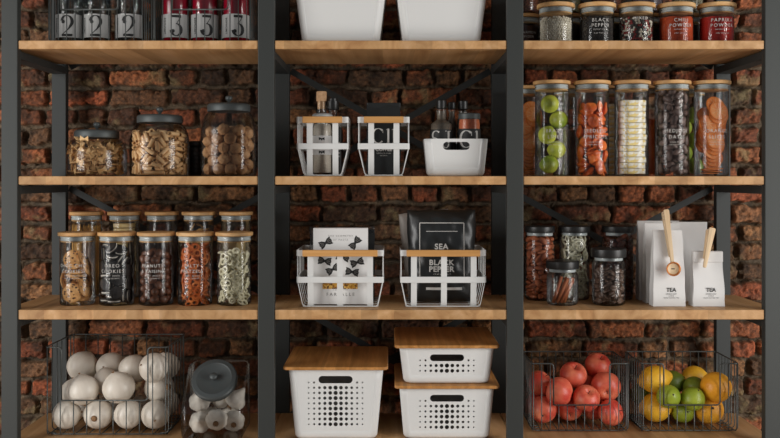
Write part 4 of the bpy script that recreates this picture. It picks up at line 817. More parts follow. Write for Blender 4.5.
FOOD = {  # kind: (object name, mesh, materials, angle for smooth shading)
    'bows': ('pasta_bow', bow_vf(), M['pasta']), 'penne': ('penne_tube', penne_vf(), M['penne']), 'walnuts': ('walnut', walnut_vf(), M['walnut']),
    'cookies': ('chocolate_chip_cookie', cookie_vf(), [M['cookie'], M['choc']]), 'creams': ('sandwich_cookie', cream_vf(), [M['blackbiscuit'], M['cream']]),
    'peanuts': ('chocolate_peanut', ball(.0155, .0125, .0125, 18, 12), M['peanut']), 'pretzels': ('salted_pretzel', ring3_vf(.0222, .0034), M['pretzel']),
    'wpretzels': ('white_pretzel', ring3_vf(.0208, .0036), M['wpretzel']), 'apricots': ('dried_apricot', apricot_vf(), M['apricot']),
    'dates': ('pitted_date', date_vf(), M['date']), 'almonds': ('almond', almond_vf(), M['almond']), 'wheels': ('wheel_pasta', wheel_vf(), M['wheel']),
    'pecans': ('brown_nut', pecan_vf(), M['pecan']), 'beans': ('coffee_bean', bean_vf(), M['bean']),
    'slices': ('orange_slice', slice_vf(), [M['orangeslice'], M['rind'], M['pith']])}
PROTO = {}
def turned(kind, p, q):
    """flat pieces that touch the glass lie flatter against it"""
    if kind not in ('pretzels', 'wpretzels', 'apricots', 'wheels') or p.y > 0: return q
    zc = q @ Vector((0, 0, 1)); out = Vector((p.x, p.y, .012*math.sin(p.z*400))).normalized()
    if zc.dot(out) < 0: out = -out
    if abs(zc.dot(out)) < .25 and int(p.z*3000) % 3 == 0: return q
    full = zc.rotation_difference(out)
    return Quaternion((1, 0, 0, 0)).slerp(full, .72) @ q
def fill(kind, loc, R, lab, cat, group, zmax=9, rest=True, spin=0, ymax=.0, deep=1.75):
    """put the baked pile into a jar: the ones by the glass each by itself, those buried behind as one loose lot"""
    name, vf, mt = FOOD[kind]; sr = SIMR.get(kind, .054); s = R/sr; half = kind not in ('cookies', 'creams')
    if kind not in PROTO:
        me = mk(name, vf, mt, None, True); smooth_angle(me, 50); PROTO[kind] = me.data; bpy.data.objects.remove(me)
    rad = max(Vector(v).length for v in vf[0]); bur = []; rz = Matrix.Rotation(spin, 4, 'Z')
    P = poses(kind); ztop = {}
    n = 0
    for p, q in P:
        if p.z*s > zmax: continue
        rr = math.hypot(p.x, p.y)
        lay = rr > sr - rad*deep or p.z > max(a.z for a, _ in P) - rad*1.5
        if p.y < ymax*sr + (0 if half else rad) and lay:
            o = bpy.data.objects.new(name, PROTO[kind]); COL.objects.link(o)
            o.location = Vector(loc) + p*s; o.rotation_mode = 'QUATERNION'; o.rotation_quaternion = turned(kind, p, q); o.scale = (s, s, s)
            label(o, lab, cat, group); n += 1
        else: bur.append((p, q))
        if half and p.y < -.3*sr: bur.append((Vector((-p.x, -p.y, p.z)), Quaternion((0, 0, 1), PI) @ q))
    if rest and bur:
        bur = [(Vector((p.x*.90, p.y*.90, p.z*.97 + .003)), q) for p, q in bur]
        parts = [tf(vf, Matrix.Translation(p*s) @ q.to_matrix().to_4x4() @ Matrix.Scale(s, 4)) for p, q in bur]
        o = mk('loose_' + name, merge(*parts), mt, None, True, loc)
        label(o, lab.replace(name.replace('_', ' '), 'loose lot of ' + name.replace('_', ' ') + 's', 1) if name.replace('_', ' ') in lab else lab + ' buried behind', cat); o['kind'] = 'stuff'
    return n

# ---------------------------------------------------------------- jars
def jar_text(root, R, lines, mt=None, a0=0, par=None):
    V = []
    for s, size, z, bold, sp in lines:
        V.append(wrap(text_vf(s, size, 0, 0 if size > .01 else 0, sp), R + .0008, z, a0))
    return mk('lettering', merge(*V), mt or M['glassink'], par or root)
def straight_jar(lab, loc, R, H, lidR, lidh=.014, lines=None, group=None, cat='jar', g=None, name='glass_jar', a0=0):
    t = thing(name, lab, cat, loc, 0, group)
    mk('glass_body', lathe([(R-.006, 0), (R-.001, .002), (R, .007), (R, H-.003), (R-.001, H)], 48, True, False), g or M['glass'], t, True)
    l = mk('lid', lathe([(lidR-.002, H+.001), (lidR, H+.003), (lidR, H+lidh-.002), (lidR-.002, H+lidh)], 48), M['lidwood'], t, True); smooth_angle(l, 40)
    mk('seal', lathe([(R-.003, H-.016), (R-.0015, H-.013), (R-.0015, H-.010), (R-.004, H-.009), (R-.004, H-.006), (R-.0015, H-.005), (R-.0015, H-.001), (R-.004, H)], 40), M['seal'], l, True)
    mk('lid_plug', lathe([(R-.005, H-.0205), (R-.0025, H-.020), (R-.0025, H-.017), (R-.005, H-.0165)], 40), M['lidwood'], l, True)
    if lines: jar_text(t, R, lines, a0=a0)
    return t
def ball_jar(lab, loc, R, H, lidR, name='cookie_jar', base=None):
    t = thing(name, lab, 'jar', loc)
    prof = [(R*.90, 0), (R*.965, .003), (R*.99, .012), (R, .035), (R, H*.60), (R*.985, H*.70), (R*.93, H*.82), (R*.86, H*.92), (lidR*.96, H-.002), (lidR*.96, H+.012)]
    mk('glass_body', lathe(prof, 56, True, False), M['glass'], t, True)
    l = mk('lid', lathe([(lidR-.001, H), (lidR, H+.002), (lidR, H+.020), (lidR-.003, H+.0255), (lidR-.008, H+.0275), (lidR*.7, H+.029), (.001, H+.030)], 56), M['lidmetal'], t, True); smooth_angle(l, 40)
    k = mk('knob', lathe([(.006, H+.028), (.005, H+.036), (.010, H+.041), (.0125, H+.046), (.012, H+.053), (.008, H+.056), (.001, H+.057)], 24), M['lidmetal'], l, True)
    return t
def black_lid_jar(lab, loc, R, H, lidR, lidh, group=None):
    t = thing('storage_jar', lab, 'jar', loc, 0, group)
    mk('glass_body', lathe([(R*.86, 0), (R*.96, .003), (R, .012), (R, H-.028), (R*.97, H-.02), (R*.90, H-.013), (R*.86, H-.010), (R*.86, H+.004)], 48, True, False), M['glass'], t, True)
    l = mk('lid', lathe([(lidR-.001, H), (lidR, H+.002), (lidR, H+lidh-.003), (lidR-.003, H+lidh), (.001, H+lidh+.0005)], 48), M['blackplastic'], t, True); smooth_angle(l, 40)
    mk('seal', lathe([(R*.83, H-.012), (R*.845, H-.010), (R*.845, H-.001), (R*.8, H)], 40), M['seal'], l, True)
    return t
def bulk(name, lab, loc, r, h, mt, cat, top=.003):
    """loose powder or grains filling a jar, slightly uneven on top"""
    V, F = lathe([(r*.97, 0), (r, .003), (r, h*.5), (r, h-.003), (r*.96, h), (r*.6, h+top), (r*.3, h+top*.4), (.001, h+top)], 40)
    V = [(x, y, z + (.0025*math.sin(x*90+y*50) if z > h-.004 else 0)) for x, y, z in V]
    o = mk(name, (V, F), mt, None, True, loc); label(o, lab, cat); o['kind'] = 'stuff'; return o
def grains(name, lab, loc, r, h, size, mts, cat, seed=1, n=None):
    """small round corns against the glass over a packed core"""
    rnd = random.Random(seed); P = [tag_i(lathe([(r-size*1.6, 0), (r-size*1.6, h-size*.8)], 24), 0)]
    b = ball(size, size, size, 8, 6); rows = int(h/(size*1.75)); per = int(2*PI*r/(size*2.02))
    def put(x, y, z):
        mi = rnd.randrange(len(mts)); P.append(tag_i(mv(b, x, y, z), mi))
    for k in range(rows):
        for i in range(per):
            a = 2*PI*(i + .5*(k % 2) + rnd.uniform(-.2, .2))/per; q = r - size - rnd.random()*size*.5
            put(q*math.cos(a), q*math.sin(a), size + k*size*1.75 + rnd.uniform(-1, 1)*size*.2)
    for i in range(int((r/size)**2*.7)):
        a = rnd.uniform(0, 6.28); q = (r-size)*math.sqrt(rnd.random()); put(q*math.cos(a), q*math.sin(a), h - size*.6 + rnd.uniform(0, size))
    o = mk(name, merge(*P), mts, None, True, loc); label(o, lab, cat); o['kind'] = 'stuff'; return o

# ================================================================== LEFT BAY
# ---- shelf 2: three lidded cookie jars
fl = .0045
for (px, R, H, LR, kind, sm, lab, il, cat, grp) in (
    (96.3, .103, .134, .0765, 'bows', .096, 'small squat glass cookie jar of pasta bows with grey metal knob lid', 'small pasta bow inside the squat cookie jar at the left', 'pasta', 'pasta bows in the squat jar'),
    (159.3, .1035, .187, .079, 'penne', .0965, 'middle height glass cookie jar of penne with grey metal knob lid', 'penne tube inside the middle glass cookie jar', 'pasta', 'penne in the middle cookie jar'),
    (228.3, .0985, .227, .075, 'walnuts', .0915, 'tallest glass cookie jar of whole walnuts with grey metal knob lid', 'whole walnut inside the tallest glass cookie jar', 'walnut', 'walnuts in the tallest cookie jar')):
    p = at(px, 0, .175); loc = (p.x, .175, Z2)
    ball_jar(lab, loc, R, H, LR)
    fill(kind, (p.x, .175, Z2+(.0075 if kind == 'bows' else fl)), sm, il, cat, grp, ymax=.15 if kind == 'walnuts' else .0)
p = at(195.5, 0, .33)
t = thing('ribbed_canister', 'dark ribbed canister half hidden between the penne jar and the walnut jar', 'canister', (p.x, .33, Z2))
prof = [(.040, 0), (.043, .003)]
for k in range(6): prof += [(.043, .01+.016*k), (.0445, .014+.016*k), (.0445, .020+.016*k), (.043, .024+.016*k)]
mk('canister_body', lathe(prof + [(.042, .11)], 32), M['darkglass'], t, True)
mk('lid', lathe([(.045, .11), (.046, .112), (.046, .126), (.043, .129), (.001, .13)], 32), M['blackplastic'], t, True)

# ---- shelf 3: straight jars with bamboo lids
L3 = [(77.0, 'cookies', [('CHOC CHIP', .0155, .138, .0002, 1.25), ('COOKIES', .0155, .119, .0002, 1.25)], 'glass jar of chocolate chip cookies with bamboo lid', 'chocolate chip cookie inside the bamboo lidded jar', 'cookie', 'chocolate chip cookies in the jar'),
      (116.3, 'creams', [('OREO', .0165, .138, .0002, 1.3), ('COOKIES', .0165, .119, .0002, 1.3)], 'glass jar of black and white sandwich cookies with bamboo lid', 'black sandwich cookie with white cream inside the bamboo lidded jar', 'cookie', 'sandwich cookies in the jar'),
      (155.7, 'peanuts', [('PEANUTS', .0155, .138, .0002, 1.25), ('& RAISINS', .0155, .119, .0002, 1.25)], 'glass jar of chocolate coated peanuts and raisins with bamboo lid', 'round chocolate peanut inside the bamboo lidded jar', 'candy', 'chocolate peanuts in the jar'),
      (194.6, 'pretzels', [('SALTY', .0155, .138, .0002, 1.25), ('PRETZELS', .0155, .119, .0002, 1.25)], 'glass jar of small brown pretzels with bamboo lid', 'orange brown salted pretzel inside the bamboo lidded jar', 'pretzel', 'brown pretzels in the jar'),
      (233.6, 'wpretzels', None, 'glass jar of white coated pretzels with bamboo lid, beside the right post', 'white coated white pretzel inside the bamboo lidded jar', 'pretzel', 'white pretzels in the jar')]
small = [('SWEET  SNACK', .0065, .104, 0, 1.3), ('FRESH & CRUNCHY', .0055, .095, 0, 1.2)]
for px, kind, lines, lab, il, cat, grp in L3:
    p = at(px, 0, .145)
    straight_jar(lab, (p.x, .145, Z3), .0595, .238, .0655, .014, (lines + small) if lines else None, 'snack jars with bamboo lids')
    if kind == 'cookies':
        if 'cookies' not in PROTO:
            m_ = mk('chocolate_chip_cookie', FOOD['cookies'][1], FOOD['cookies'][2], None, True); smooth_angle(m_, 50); PROTO['cookies'] = m_.data; bpy.data.objects.remove(m_)
        for dx, dy, dz, rx, ry, rz in ((-.006, -.030, .150, 1.42, .0, .1), (.030, -.018, .150, .2, 1.15, .2), (.038, -.008, .128, .1, 1.30, .1), (.004, -.006, .108, .18, -.10, 0), (-.002, .002, .096, .12, .12, 1),
                                       (-.040, -.010, .078, .1, 1.5, -.1), (-.004, -.018, .083, .5, .25, 2), (-.010, -.030, .034, 1.45, 0, .05), (.036, -.020, .052, .15, 1.25, -.1), (.020, -.004, .036, .9, .9, 0), (.0, .012, .050, 1.3, 0, 1), (-.008, .022, .120, 1.4, 0, .4), (.012, .034, .060, 1.4, 0, -.4), (.0, -.008, .138, 1.1, .3, 2.5)):
            o = bpy.data.objects.new('chocolate_chip_cookie', PROTO['cookies']); COL.objects.link(o); o.location = (p.x+dx*.9, .145+dy*.9, Z3+.0075+dz); o.rotation_euler = (rx, ry, rz); label(o, il, cat, grp)
    else: fill(kind, (p.x, .145, Z3+.0075), .0565, il, cat, grp, ymax=.0)
B3 = [(86, 'spag'), (124, 'cracker'), (161.3, None), (198, 'chips'), (235.5, 'chips2')]
blabs = ['tall back row jar of spaghetti behind the cookie jar', 'tall back row jar of pale crackers behind the sandwich cookie jar', 'tall back row jar behind the chocolate peanut jar, clear near its top',
         'tall back row jar of toasted crisps behind the brown pretzel jar', 'tall back row jar of pale snacks behind the white pretzel jar']
for (px, kind), lab in zip(B3, blabs):
    p = at(px, 0, .335); loc = (p.x, .335, Z3)
    straight_jar(lab, loc, .0555, .302, .0615, .014)
    rnd = random.Random(px)
    if kind == 'spag':
        P = []
        for k in range(150):
            a = rnd.uniform(0, 6.28); r = .050*math.sqrt(rnd.random()) if k < 60 else .050; a2 = a + rnd.uniform(-.25, .25)
            P.append(tube([(r*math.cos(a), r*math.sin(a), .002), (r*math.cos(a2), r*math.sin(a2), rnd.uniform(.235, .262))], .0012, 5))
        o = mk('spaghetti', merge(*P), M['spag'], None, True, (p.x, .335, Z3+.008)); label(o, 'bundle of dry spaghetti standing in the back row jar', 'spaghetti'); o['kind'] = 'stuff'
    elif kind == 'cracker':
        for k in range(15):
            w = .034
            for i, (dx, dy) in enumerate(((0, -.016), (0, .017))):
                o = mk('cracker', slab(.068 if i == 0 else .06, .03, .015, .004, .002), M['cracker'], None, False, (p.x + rnd.uniform(-.004, .004), .335 + dy, Z3+.0085+k*.0178), (0, 0, rnd.uniform(-.06, .06))); label(o, 'pale square cracker stacked in the back row jar', 'cracker', 'stacked crackers in the back row jar')
                if i == 1: break
    elif kind == 'chips':

        for k in range(26):
            a = rnd.uniform(0, 6.28); r = .036*math.sqrt(rnd.random())
            o = mk('toasted_crisp', bow_vf(), M['chips'], None, True, (p.x + r*math.cos(a), .335 + r*math.sin(a), Z3+.095+k*.0066), (rnd.uniform(-1, 1), rnd.uniform(-1, 1), a)); o.scale = (1.3,)*3
            label(o, 'toasted crisp in the back row jar', 'snack', 'toasted crisps in the back row jar')
    elif kind == 'chips2':
        bulk('pale_snack', 'pale flaky snack filling the back row jar behind white pretzels', (p.x, .335, Z3+.008), .0535, .225, M['cracker'], 'snack')
    else:
        bulk('dark_raisin', 'dark raisins filling the back row jar behind the peanuts', (p.x, .335, Z3+.008), .0535, .20, M['date'], 'raisin')

# ---- wire baskets (shelf 1 left, shelf 4 left and right)
def wire_basket(lab, x0, x1, y0, y1, z, h, nx0, nx1, nh, sp, group=None, name='wire_basket', wr=.0019, cat='basket'):
    cx, cy = (x0+x1)/2, (y0+y1)/2; w, d = x1-x0, y1-y0
    t = thing(name, lab, cat, (cx, cy, z), 0, group); W = M['wire']; r = .022
    def fr(x): return x - cx
    yf, yb = -d/2, d/2
    # rim: back and sides at full height, front drops into a notch
    a, b = fr(nx0), fr(nx1)
    rim = fillet([(a, yf, nh), (a, yf, h), (-w/2, yf, h), (-w/2, yb, h), (w/2, yb, h), (w/2, yf, h), (b, yf, h), (b, yf, nh), (a+.001, yf, nh)], .014)
    mk('rim_wire', tube(rim, .0026, 7), W, t, True)
    mk('base_wire', tube([(x, y, .006) for x, y in loop_rect(w-.02, d-.02, .02)], .0026, 7, True), W, t, True)
    n = int(w/sp); F, Bk, S1, S2, Bt = [], [], [], [], []
    off = (w - n*sp)/2
    for i in range(n + 1):
        x = -w/2 + off + i*sp; x = max(min(x, w/2-.006), -w/2+.006)
        ht = nh if a < x < b else h
        F.append(tube(fillet([(x, yf, ht), (x, yf, .004), (x, yf+.05, .004)], .02, 5), wr, 5))
        Bk.append(tube(fillet([(x, yb, h), (x, yb, .004), (x, yb-.05, .004)], .02, 5), wr, 5))
        Bt.append(tube([(x, yf+.05, .004), (x, yb-.05, .004)], wr, 5))
    m = int(d/sp)
    for i in range(m + 1):
        y = -d/2 + (d - m*sp)/2 + i*sp; y = max(min(y, d/2-.006), -d/2+.006)
        for s, lst in ((-1, S1), (1, S2)): lst.append(tube(fillet([(s*w/2, y, h), (s*w/2, y, .008), (s*(w/2-.03), y, .008)], .02, 5), wr, 5))
    mk('front_grille', merge(*F), W, t, True); mk('back_grille', merge(*Bk), W, t, True)
    mk('side_grille', merge(*S1), W, t, True); mk('side_grille', merge(*S2), W, t, True); mk('bottom_grille', merge(*Bt), W, t, True)
    return t
wire_basket('dark wire crate holding three clear bottles marked 2', -1.174, -.845, .085, .345, Z1, .241, -1.130, -.935, .118, .0288, cat='crate', name='wire_crate')
wire_basket('dark wire crate holding three ruby red bottles marked 3', -.820, -.483, .085, .345, Z1, .241, -.748, -.557, .118, .0288, cat='crate', name='wire_crate')
def bottle(lab, loc, ch, red, group, seed):
    t = thing('glass_bottle', lab, 'bottle', loc, random.Random(seed).uniform(-.12, .12), group); R = .047
    prof = [(R-.006, 0), (R, .006), (R, .165), (R-.004, .185), (.022, .225), (.0165, .245), (.0165, .285)]
    mk('glass_body', lathe(prof, 40, True, False), M['glass'], t, True)
    if red: mk('liquid', lathe([(R-.008, .006), (R-.004, .010), (R-.004, .164), (R-.008, .184), (.018, .222)], 36), M['redliq'], t, True)
    else: mk('liquid', lathe([(R-.008, .006), (R-.004, .010), (R-.004, .164), (R-.008, .184), (.018, .222)], 36), M['water'], t, True)
    mk('stopper', lathe([(.013, .27), (.013, .287), (.018, .289), (.018, .305), (.012, .31)], 20), M['white'], t, True)
    # wrapped paper label
    V, F = [], []; n = 24
    for i in range(n + 1):
        a = -1.42 + 2.84*i/n
        for z in (.015, .096): V.append(((R+.0008)*math.sin(a), -(R+.0008)*math.cos(a), z))
    for i in range(n): F.append((2*i, 2*i+2, 2*i+3, 2*i+1))
    lb = mk('paper_label', (V, F), M['lbl'], t, True)
    g = sc2(glyph(ch), .074, .012, .018)
    s = text_vf('LIMONADE', .0105, 0, .0003, 1.1); s = ([(-b_ - .031, a_ + .055, c_) for a_, b_, c_ in s[0]], s[1])
    mk('lettering', wrap(merge(g, s), R+.0016, 0), M['ink'], lb)
    return t
M['redliq'] = mat('ruby_syrup', '8c0a24', .12, spec=.6)
M['water'] = glass('clear_lemonade', 'e6e8e7', '9a9e9f', .3, .05)
for px, ch, lab in ((69.5, '2', 'clear bottle marked 2, leftmost of three in the first crate'), (97, '2', 'clear bottle marked 2, middle of three in the first crate'), (129.5, '2', 'clear bottle marked 2, rightmost of three in the first crate'),
                    (175.5, '3', 'ruby red bottle marked 3, leftmost of three in the second crate'), (204.5, '3', 'ruby red bottle marked 3, middle of three in the second crate'), (235.5, '3', 'ruby red bottle marked 3, rightmost of three in the second crate')):
    p = at(px, 0, .15); bottle(lab, (p.x, .148, Z1+.0108), ch, ch == '3', 'bottles marked ' + ch, px)

# ---- shelf 4: basket of white onions
wire_basket('large dark wire basket of white onions with cut out front', -1.183, -.765, .085, .345, Z4, .306, -1.128, -.832, .124, .0452, wr=.0021)
def settle(S, x0, x1, y0, y1, z0, it=240):
    """push overlapping round fruit apart, mostly in depth"""
    anchor = [(o[0], o[2]) for o in S]
    for _ in range(it):
        for i in range(len(S)):
            for j in range(i):
                a, b = S[i], S[j]; d = Vector((a[0]-b[0], a[1]-b[1], a[2]-b[2])); L = d.length; m = (a[3]+b[3])*.985
                if L < m:
                    u = d/(L+1e-9); u = Vector((u.x*.25, u.y + (.3 if u.y >= 0 else -.3), u.z*.25)).normalized(); k = (m-L)*.35
                    for s, o in ((1, a), (-1, b)):
                        for c in range(3): o[c] += s*u[c]*k
        for o, (ax, az) in zip(S, anchor): o[0] += (ax-o[0])*.09; o[2] += (az-o[2])*.09
        for o in S:
            o[0] = min(max(o[0], x0+o[3]), x1-o[3]); o[1] = min(max(o[1], y0+o[3]), y1-o[3]); o[2] = max(o[2], z0+o[3])
    return S
def onion_obj(r, seed):
    rnd = random.Random(seed)
    def fn(p):
        t = p.z/r; a = math.atan2(p.y, p.x); k = 1 + .004*math.sin(a*5+seed)
        z = p.z*.94
        if t > .86: z += (t-.86)*r*.7
        return (p.x*k, p.y*k, z)
    return ball(r, r, r, 32, 20, fn)
def root_disc(r): return lathe([(.22*r, -.93*r), (.14*r, -1.0*r), (.05*r, -1.02*r)], 10)
def stem_tip(r):
    P = [tube([(0, 0, 1.0*r), (.02*r*k, .03*r, 1.06*r), (.05*r*k, .04*r*k, 1.12*r)], .03*r, 5) for k in (-1, 0, 1)]
    return merge(*P)
ON = [(64.5, 419.3, 14, 0), (96.8, 420, 14.2, 0), (129, 419.3, 14.2, 0), (154.5, 420, 14, 0), (84.4, 393, 15.3, 0), (117.5, 391.7, 15.8, 0), (154.5, 391.5, 15, 0),
      (66, 391, 13.5, 1), (77.5, 371.5, 15.3, 1), (106, 379.5, 13, 1), (130.4, 371, 14.5, 1), (153.3, 367.5, 14.5, 0), (108, 369, 14.5, 2), (171, 370, 14, 1), (173, 407, 14, 1), (140.5, 406, 11, 2), (110, 406, 12, 2), (86, 406, 12, 2)]
S = []
for px, py, pr, lay in ON:
    Y = (.143, .215, .285)[lay]; p = at(px, py, Y); S.append([p.x, p.y, p.z, 1.02*pr*(3+Y)/900])
settle(S, -1.180, -.770, .09, .34, Z4+.012)
onl = ['white onion in the bottom front row, touching the left end of the wire basket', 'white onion in the bottom front row, second from the left', 'white onion in the bottom front row, third from the left', 'white onion in the bottom front row, beside the right corner',
       'large white onion resting in the middle row, left of two at the centre', 'large white onion in the middle of the basket front, largest one', 'white onion in the middle row at the right under the raised rim', 'shaded white onion in the middle row at the far left', 'big white onion on top of the heap at the left', 'small white onion peeking between the two large middle ones',
       'white onion on top of the heap, right of the centre', 'white onion on top at the right corner of the notch', 'shaded onion at the back on top of the heap', 'white onion pressed against the right side grille, upper one', 'white onion pressed against the right side grille, lower one', 'onion hidden low behind the front row, right of centre', 'onion hidden low behind the front row, at the centre', 'onion hidden low behind the front row, left of centre']
for i, (s, lab) in enumerate(zip(S, onl)):
    rnd = random.Random(i*7+1)
    t = thing('white_onion', lab, 'onion', (s[0], s[1], s[2]), 0, 'white onions in the wire basket')
    t.rotation_euler = (rnd.uniform(-1.9, 1.9) if i not in (8, 5) else .3, rnd.uniform(-.7, .7), rnd.uniform(0, 6.28)) if i != 1 else (-2.9 + 1.4, 0, 0)
    mk('bulb', onion_obj(s[3], i), M['onion'], t, True); mk('root_end', root_disc(s[3]), M['root'], t, True); mk('stem_tip', stem_tip(s[3]), M['root'], t, True)

# ---- shelf 4: slanted candy jar of garlic
p = at(215.5, 0, .11); gx = p.x
t = thing('candy_jar', 'slanted glass candy jar of garlic with round grey metal lid tilted forward', 'jar', (gx, .12, Z4))
hw = .104
pr = [(-.10, 0), (-.10, .115), (.022, .243), (.10, .243), (.10, 0)]
V = [(x, y, z) for x in (-hw, hw) for y, z in pr]; F = [(4, 3, 2, 1, 0), (5, 6, 7, 8, 9)] + [(i, (i+1) % 5, 5+(i+1) % 5, 5+i) for i in range(5)]
bm = bmesh.new(); vs = [bm.verts.new(v) for v in V]
for f in F: bm.faces.new([vs[i] for i in f])
bmesh.ops.recalc_face_normals(bm, faces=bm.faces); bmesh.ops.bevel(bm, geom=list(bm.edges), offset=.022, segments=5, profile=.5, affect='EDGES')
me = bpy.data.meshes.new('glass_body'); bm.to_mesh(me); bm.free(); me.materials.append(M['glass']); me.polygons.foreach_set('use_smooth', [True]*len(me.polygons))
o = bpy.data.objects.new('glass_body', me); COL.objects.link(o); o.parent = t
tilt = math.radians(48)          # lid axis leans forward of vertical
l = mk('lid', lathe([(.070, 0), (.0775, .002), (.078, .006), (.078, .016), (.074, .021), (.060, .022), (.057, .020), (.001, .021)], 56), M['lidmetal'], t, True, (0, -.030, .188), (tilt, 0, 0)); smooth_angle(l, 35)
mk('knob', lathe([(.008, .020), (.007, .026), (.012, .030), (.014, .035), (.012, .040), (.001, .042)], 24), M['lidmetal'], l, True)
mk('neck_ring', lathe([(.069, -.012), (.072, -.010), (.072, 0), (.069, .001)], 48, False, False), M['glass'], l, True)
def garlic_vf(r):
    def fn(p):
        a = math.atan2(p.y, p.x); t_ = p.z/r; lob = 1 + .09*abs(math.cos(a*3.5))*(1-abs(t_)**2) - .05
        z = p.z*.86
        k = lob*(1 - .25*max(0, t_)**2)
        if t_ > .72: z += (t_-.72)*r*1.9; k *= 1 - 1.2*(t_-.72)
        if t_ < -.8: z += (-.8-t_)*r*.5
        return (p.x*k, p.y*k, z)
    return ball(r, r, r, 42, 22, fn)
GL = [(198.5, 423.5, .06, 'garlic bulb at the bottom left of the candy jar', (1.2, .3, 0)), (216.5, 419.5, .05, 'garlic bulb low in the jar front showing brown roots', (-1.35, -.35, 0)), (235, 423.5, .058, 'garlic bulb at the bottom right showing brown roots', (-1.3, .6, .3)),
      (195.5, 404, .08, 'garlic bulb leaning on the left glass wall, upper one', (.5, -.7, 1)), (215, 403, .10, 'garlic bulb in the upper middle just under the metal lid', (.9, .2, 2)), (236, 403, .085, 'garlic bulb leaning on the right glass wall, upper one', (.4, .6, 1)), (206, 418, .14, 'garlic bulb at the back of the candy jar, left of centre', (.4, .6, 1)), (228, 417, .15, 'garlic bulb at the back of the candy jar, right of centre', (.4, .6, 2))]
S = []
for px, py, Y, lab, rot in GL: p = at(px, py, Y+.015); S.append([p.x, p.y, p.z, .037])
settle(S, gx-.098, gx+.098, .026, .214, Z4+.008)
for i, (s, g) in enumerate(zip(S, GL)):
    t = thing('garlic_bulb', g[3], 'garlic', (s[0], s[1], s[2]), 0, 'garlic bulbs in the candy jar'); t.rotation_euler = g[4]
    mk('bulb', garlic_vf(s[3]), M['garlic'], t, True)
    rt = [tube([(0, 0, -.82*s[3]), (.2*s[3]*math.cos(a), .2*s[3]*math.sin(a), -.9*s[3]), (.26*s[3]*math.cos(a), .26*s[3]*math.sin(a), -.97*s[3])], .0012, 4) for a in [k*.57 for k in range(11)]]
    mk('root_end', merge(lathe([(.26*s[3], -.8*s[3]), (.2*s[3], -.89*s[3])], 12), *rt), M['root'], t, True)

# ================================================================== CENTRE BAY
def bin_obj(lab, loc, w, d, h, wb, db, holes=None, slot=None, lid=True, over=.032, group=None, name='storage_bin'):
    """tapered rounded plastic bin; front panel with real punched holes and grip slot. w,d at the rim, wb,db at the base"""
    t = thing(name, lab, 'storage bin', loc, 0, group)
    def ring(z, off=0):
        k = z/h; a, b = wb + (w-wb)*k - 2*off, db + (d-db)*k - 2*off
        return a, b
    r = .026
    zs = [0, .004, .012, .03] + [.03 + (h-.03)*i/6 for i in range(1, 7)]
    rings = []
    for z in zs:
        a, b = ring(z); ins = .012 if z == 0 else .004 if z == .004 else 0
        L = loop_rect(a - 2*ins, b - 2*ins, r, 6)
        rings.append([(x, y, z) for x, y in L])
    n = len(rings[0]); V = [p for R in rings for p in R]; F = []
    # front flat edge is between point index of the third corner's last and fourth corner's first
    fi = 3*7 - 1
    for k in range(len(rings) - 1):
        for i in range(n):
            if i == fi and k >= 3: continue
            j = (i+1) % n; F.append((k*n+i, k*n+j, (k+1)*n+j, (k+1)*n+i))
    F.append(tuple(range(n-1, -1, -1)))
    body = mk('bin_body', (V, F), M['white'], t, True)
    so = body.modifiers.new('wall', 'SOLIDIFY'); so.thickness = .0022; so.offset = -1
    # front panel
    def fx(z): a, b = ring(z); return a/2 - r, -b/2
    xa, _ = fx(.03); xb, _ = fx(h)
    sp = [[(-xa, .03), (xa, .03), (xb, h), (-xb, h)]]
    if slot:
        sx, sz, sw, sh = slot; q = []
        for cx, a0 in ((sw/2-sh/2, -90), (-sw/2+sh/2, 90)):
            for i in range(11): a = math.radians(a0 + 18*i); q.append((sx + cx + sh/2*math.cos(a), sz + sh/2*math.sin(a)))
        sp.append(q)
    for (x, z, rr) in (holes or []): sp.append([(x + rr*math.cos(2*PI*i/10), z + rr*math.sin(2*PI*i/10)) for i in range(10)])
    V, F = curve_panel(sp, .0011)
    V = [(x, fx(y)[1] + .0011 - c, y) for x, y, c in V]
    mk('front_panel', (V, F), M['white'], t)
    a, b = ring(h)
    # rolled rim
    if lid: rm = loft([[(x, y, z) for x, y in loop_rect(a + o1, b + o1, r, 6)] for o1, z in ((0, h-.004), (.005, h-.004), (.005, h+.0005), (0, h+.001), (-.005, h+.0005))], False, False)
    if lid: mk('rim', rm, M['white'], t, True)
    if lid:
        mk('lid', mv(slab(w + over, d + over, .0105, .018, .002), 0, 0, h + .0015), M['boxlid'], t)
    return t
def grid_holes(x0, dx, z0, dz, rows, partial_top=True):
    H = []
    for r in range(rows):
        for c in range(11):
            k = abs(c-5)/5; H.append((x0 + (c-5)*dx, z0 - r*dz, .0073 - .0046*k))
    if partial_top:
        for c in (0, 1, 9, 10): H.append((x0 + (c-5)*dx, z0 + dz, .0073 - .0046*abs(c-5)/5))
    return H
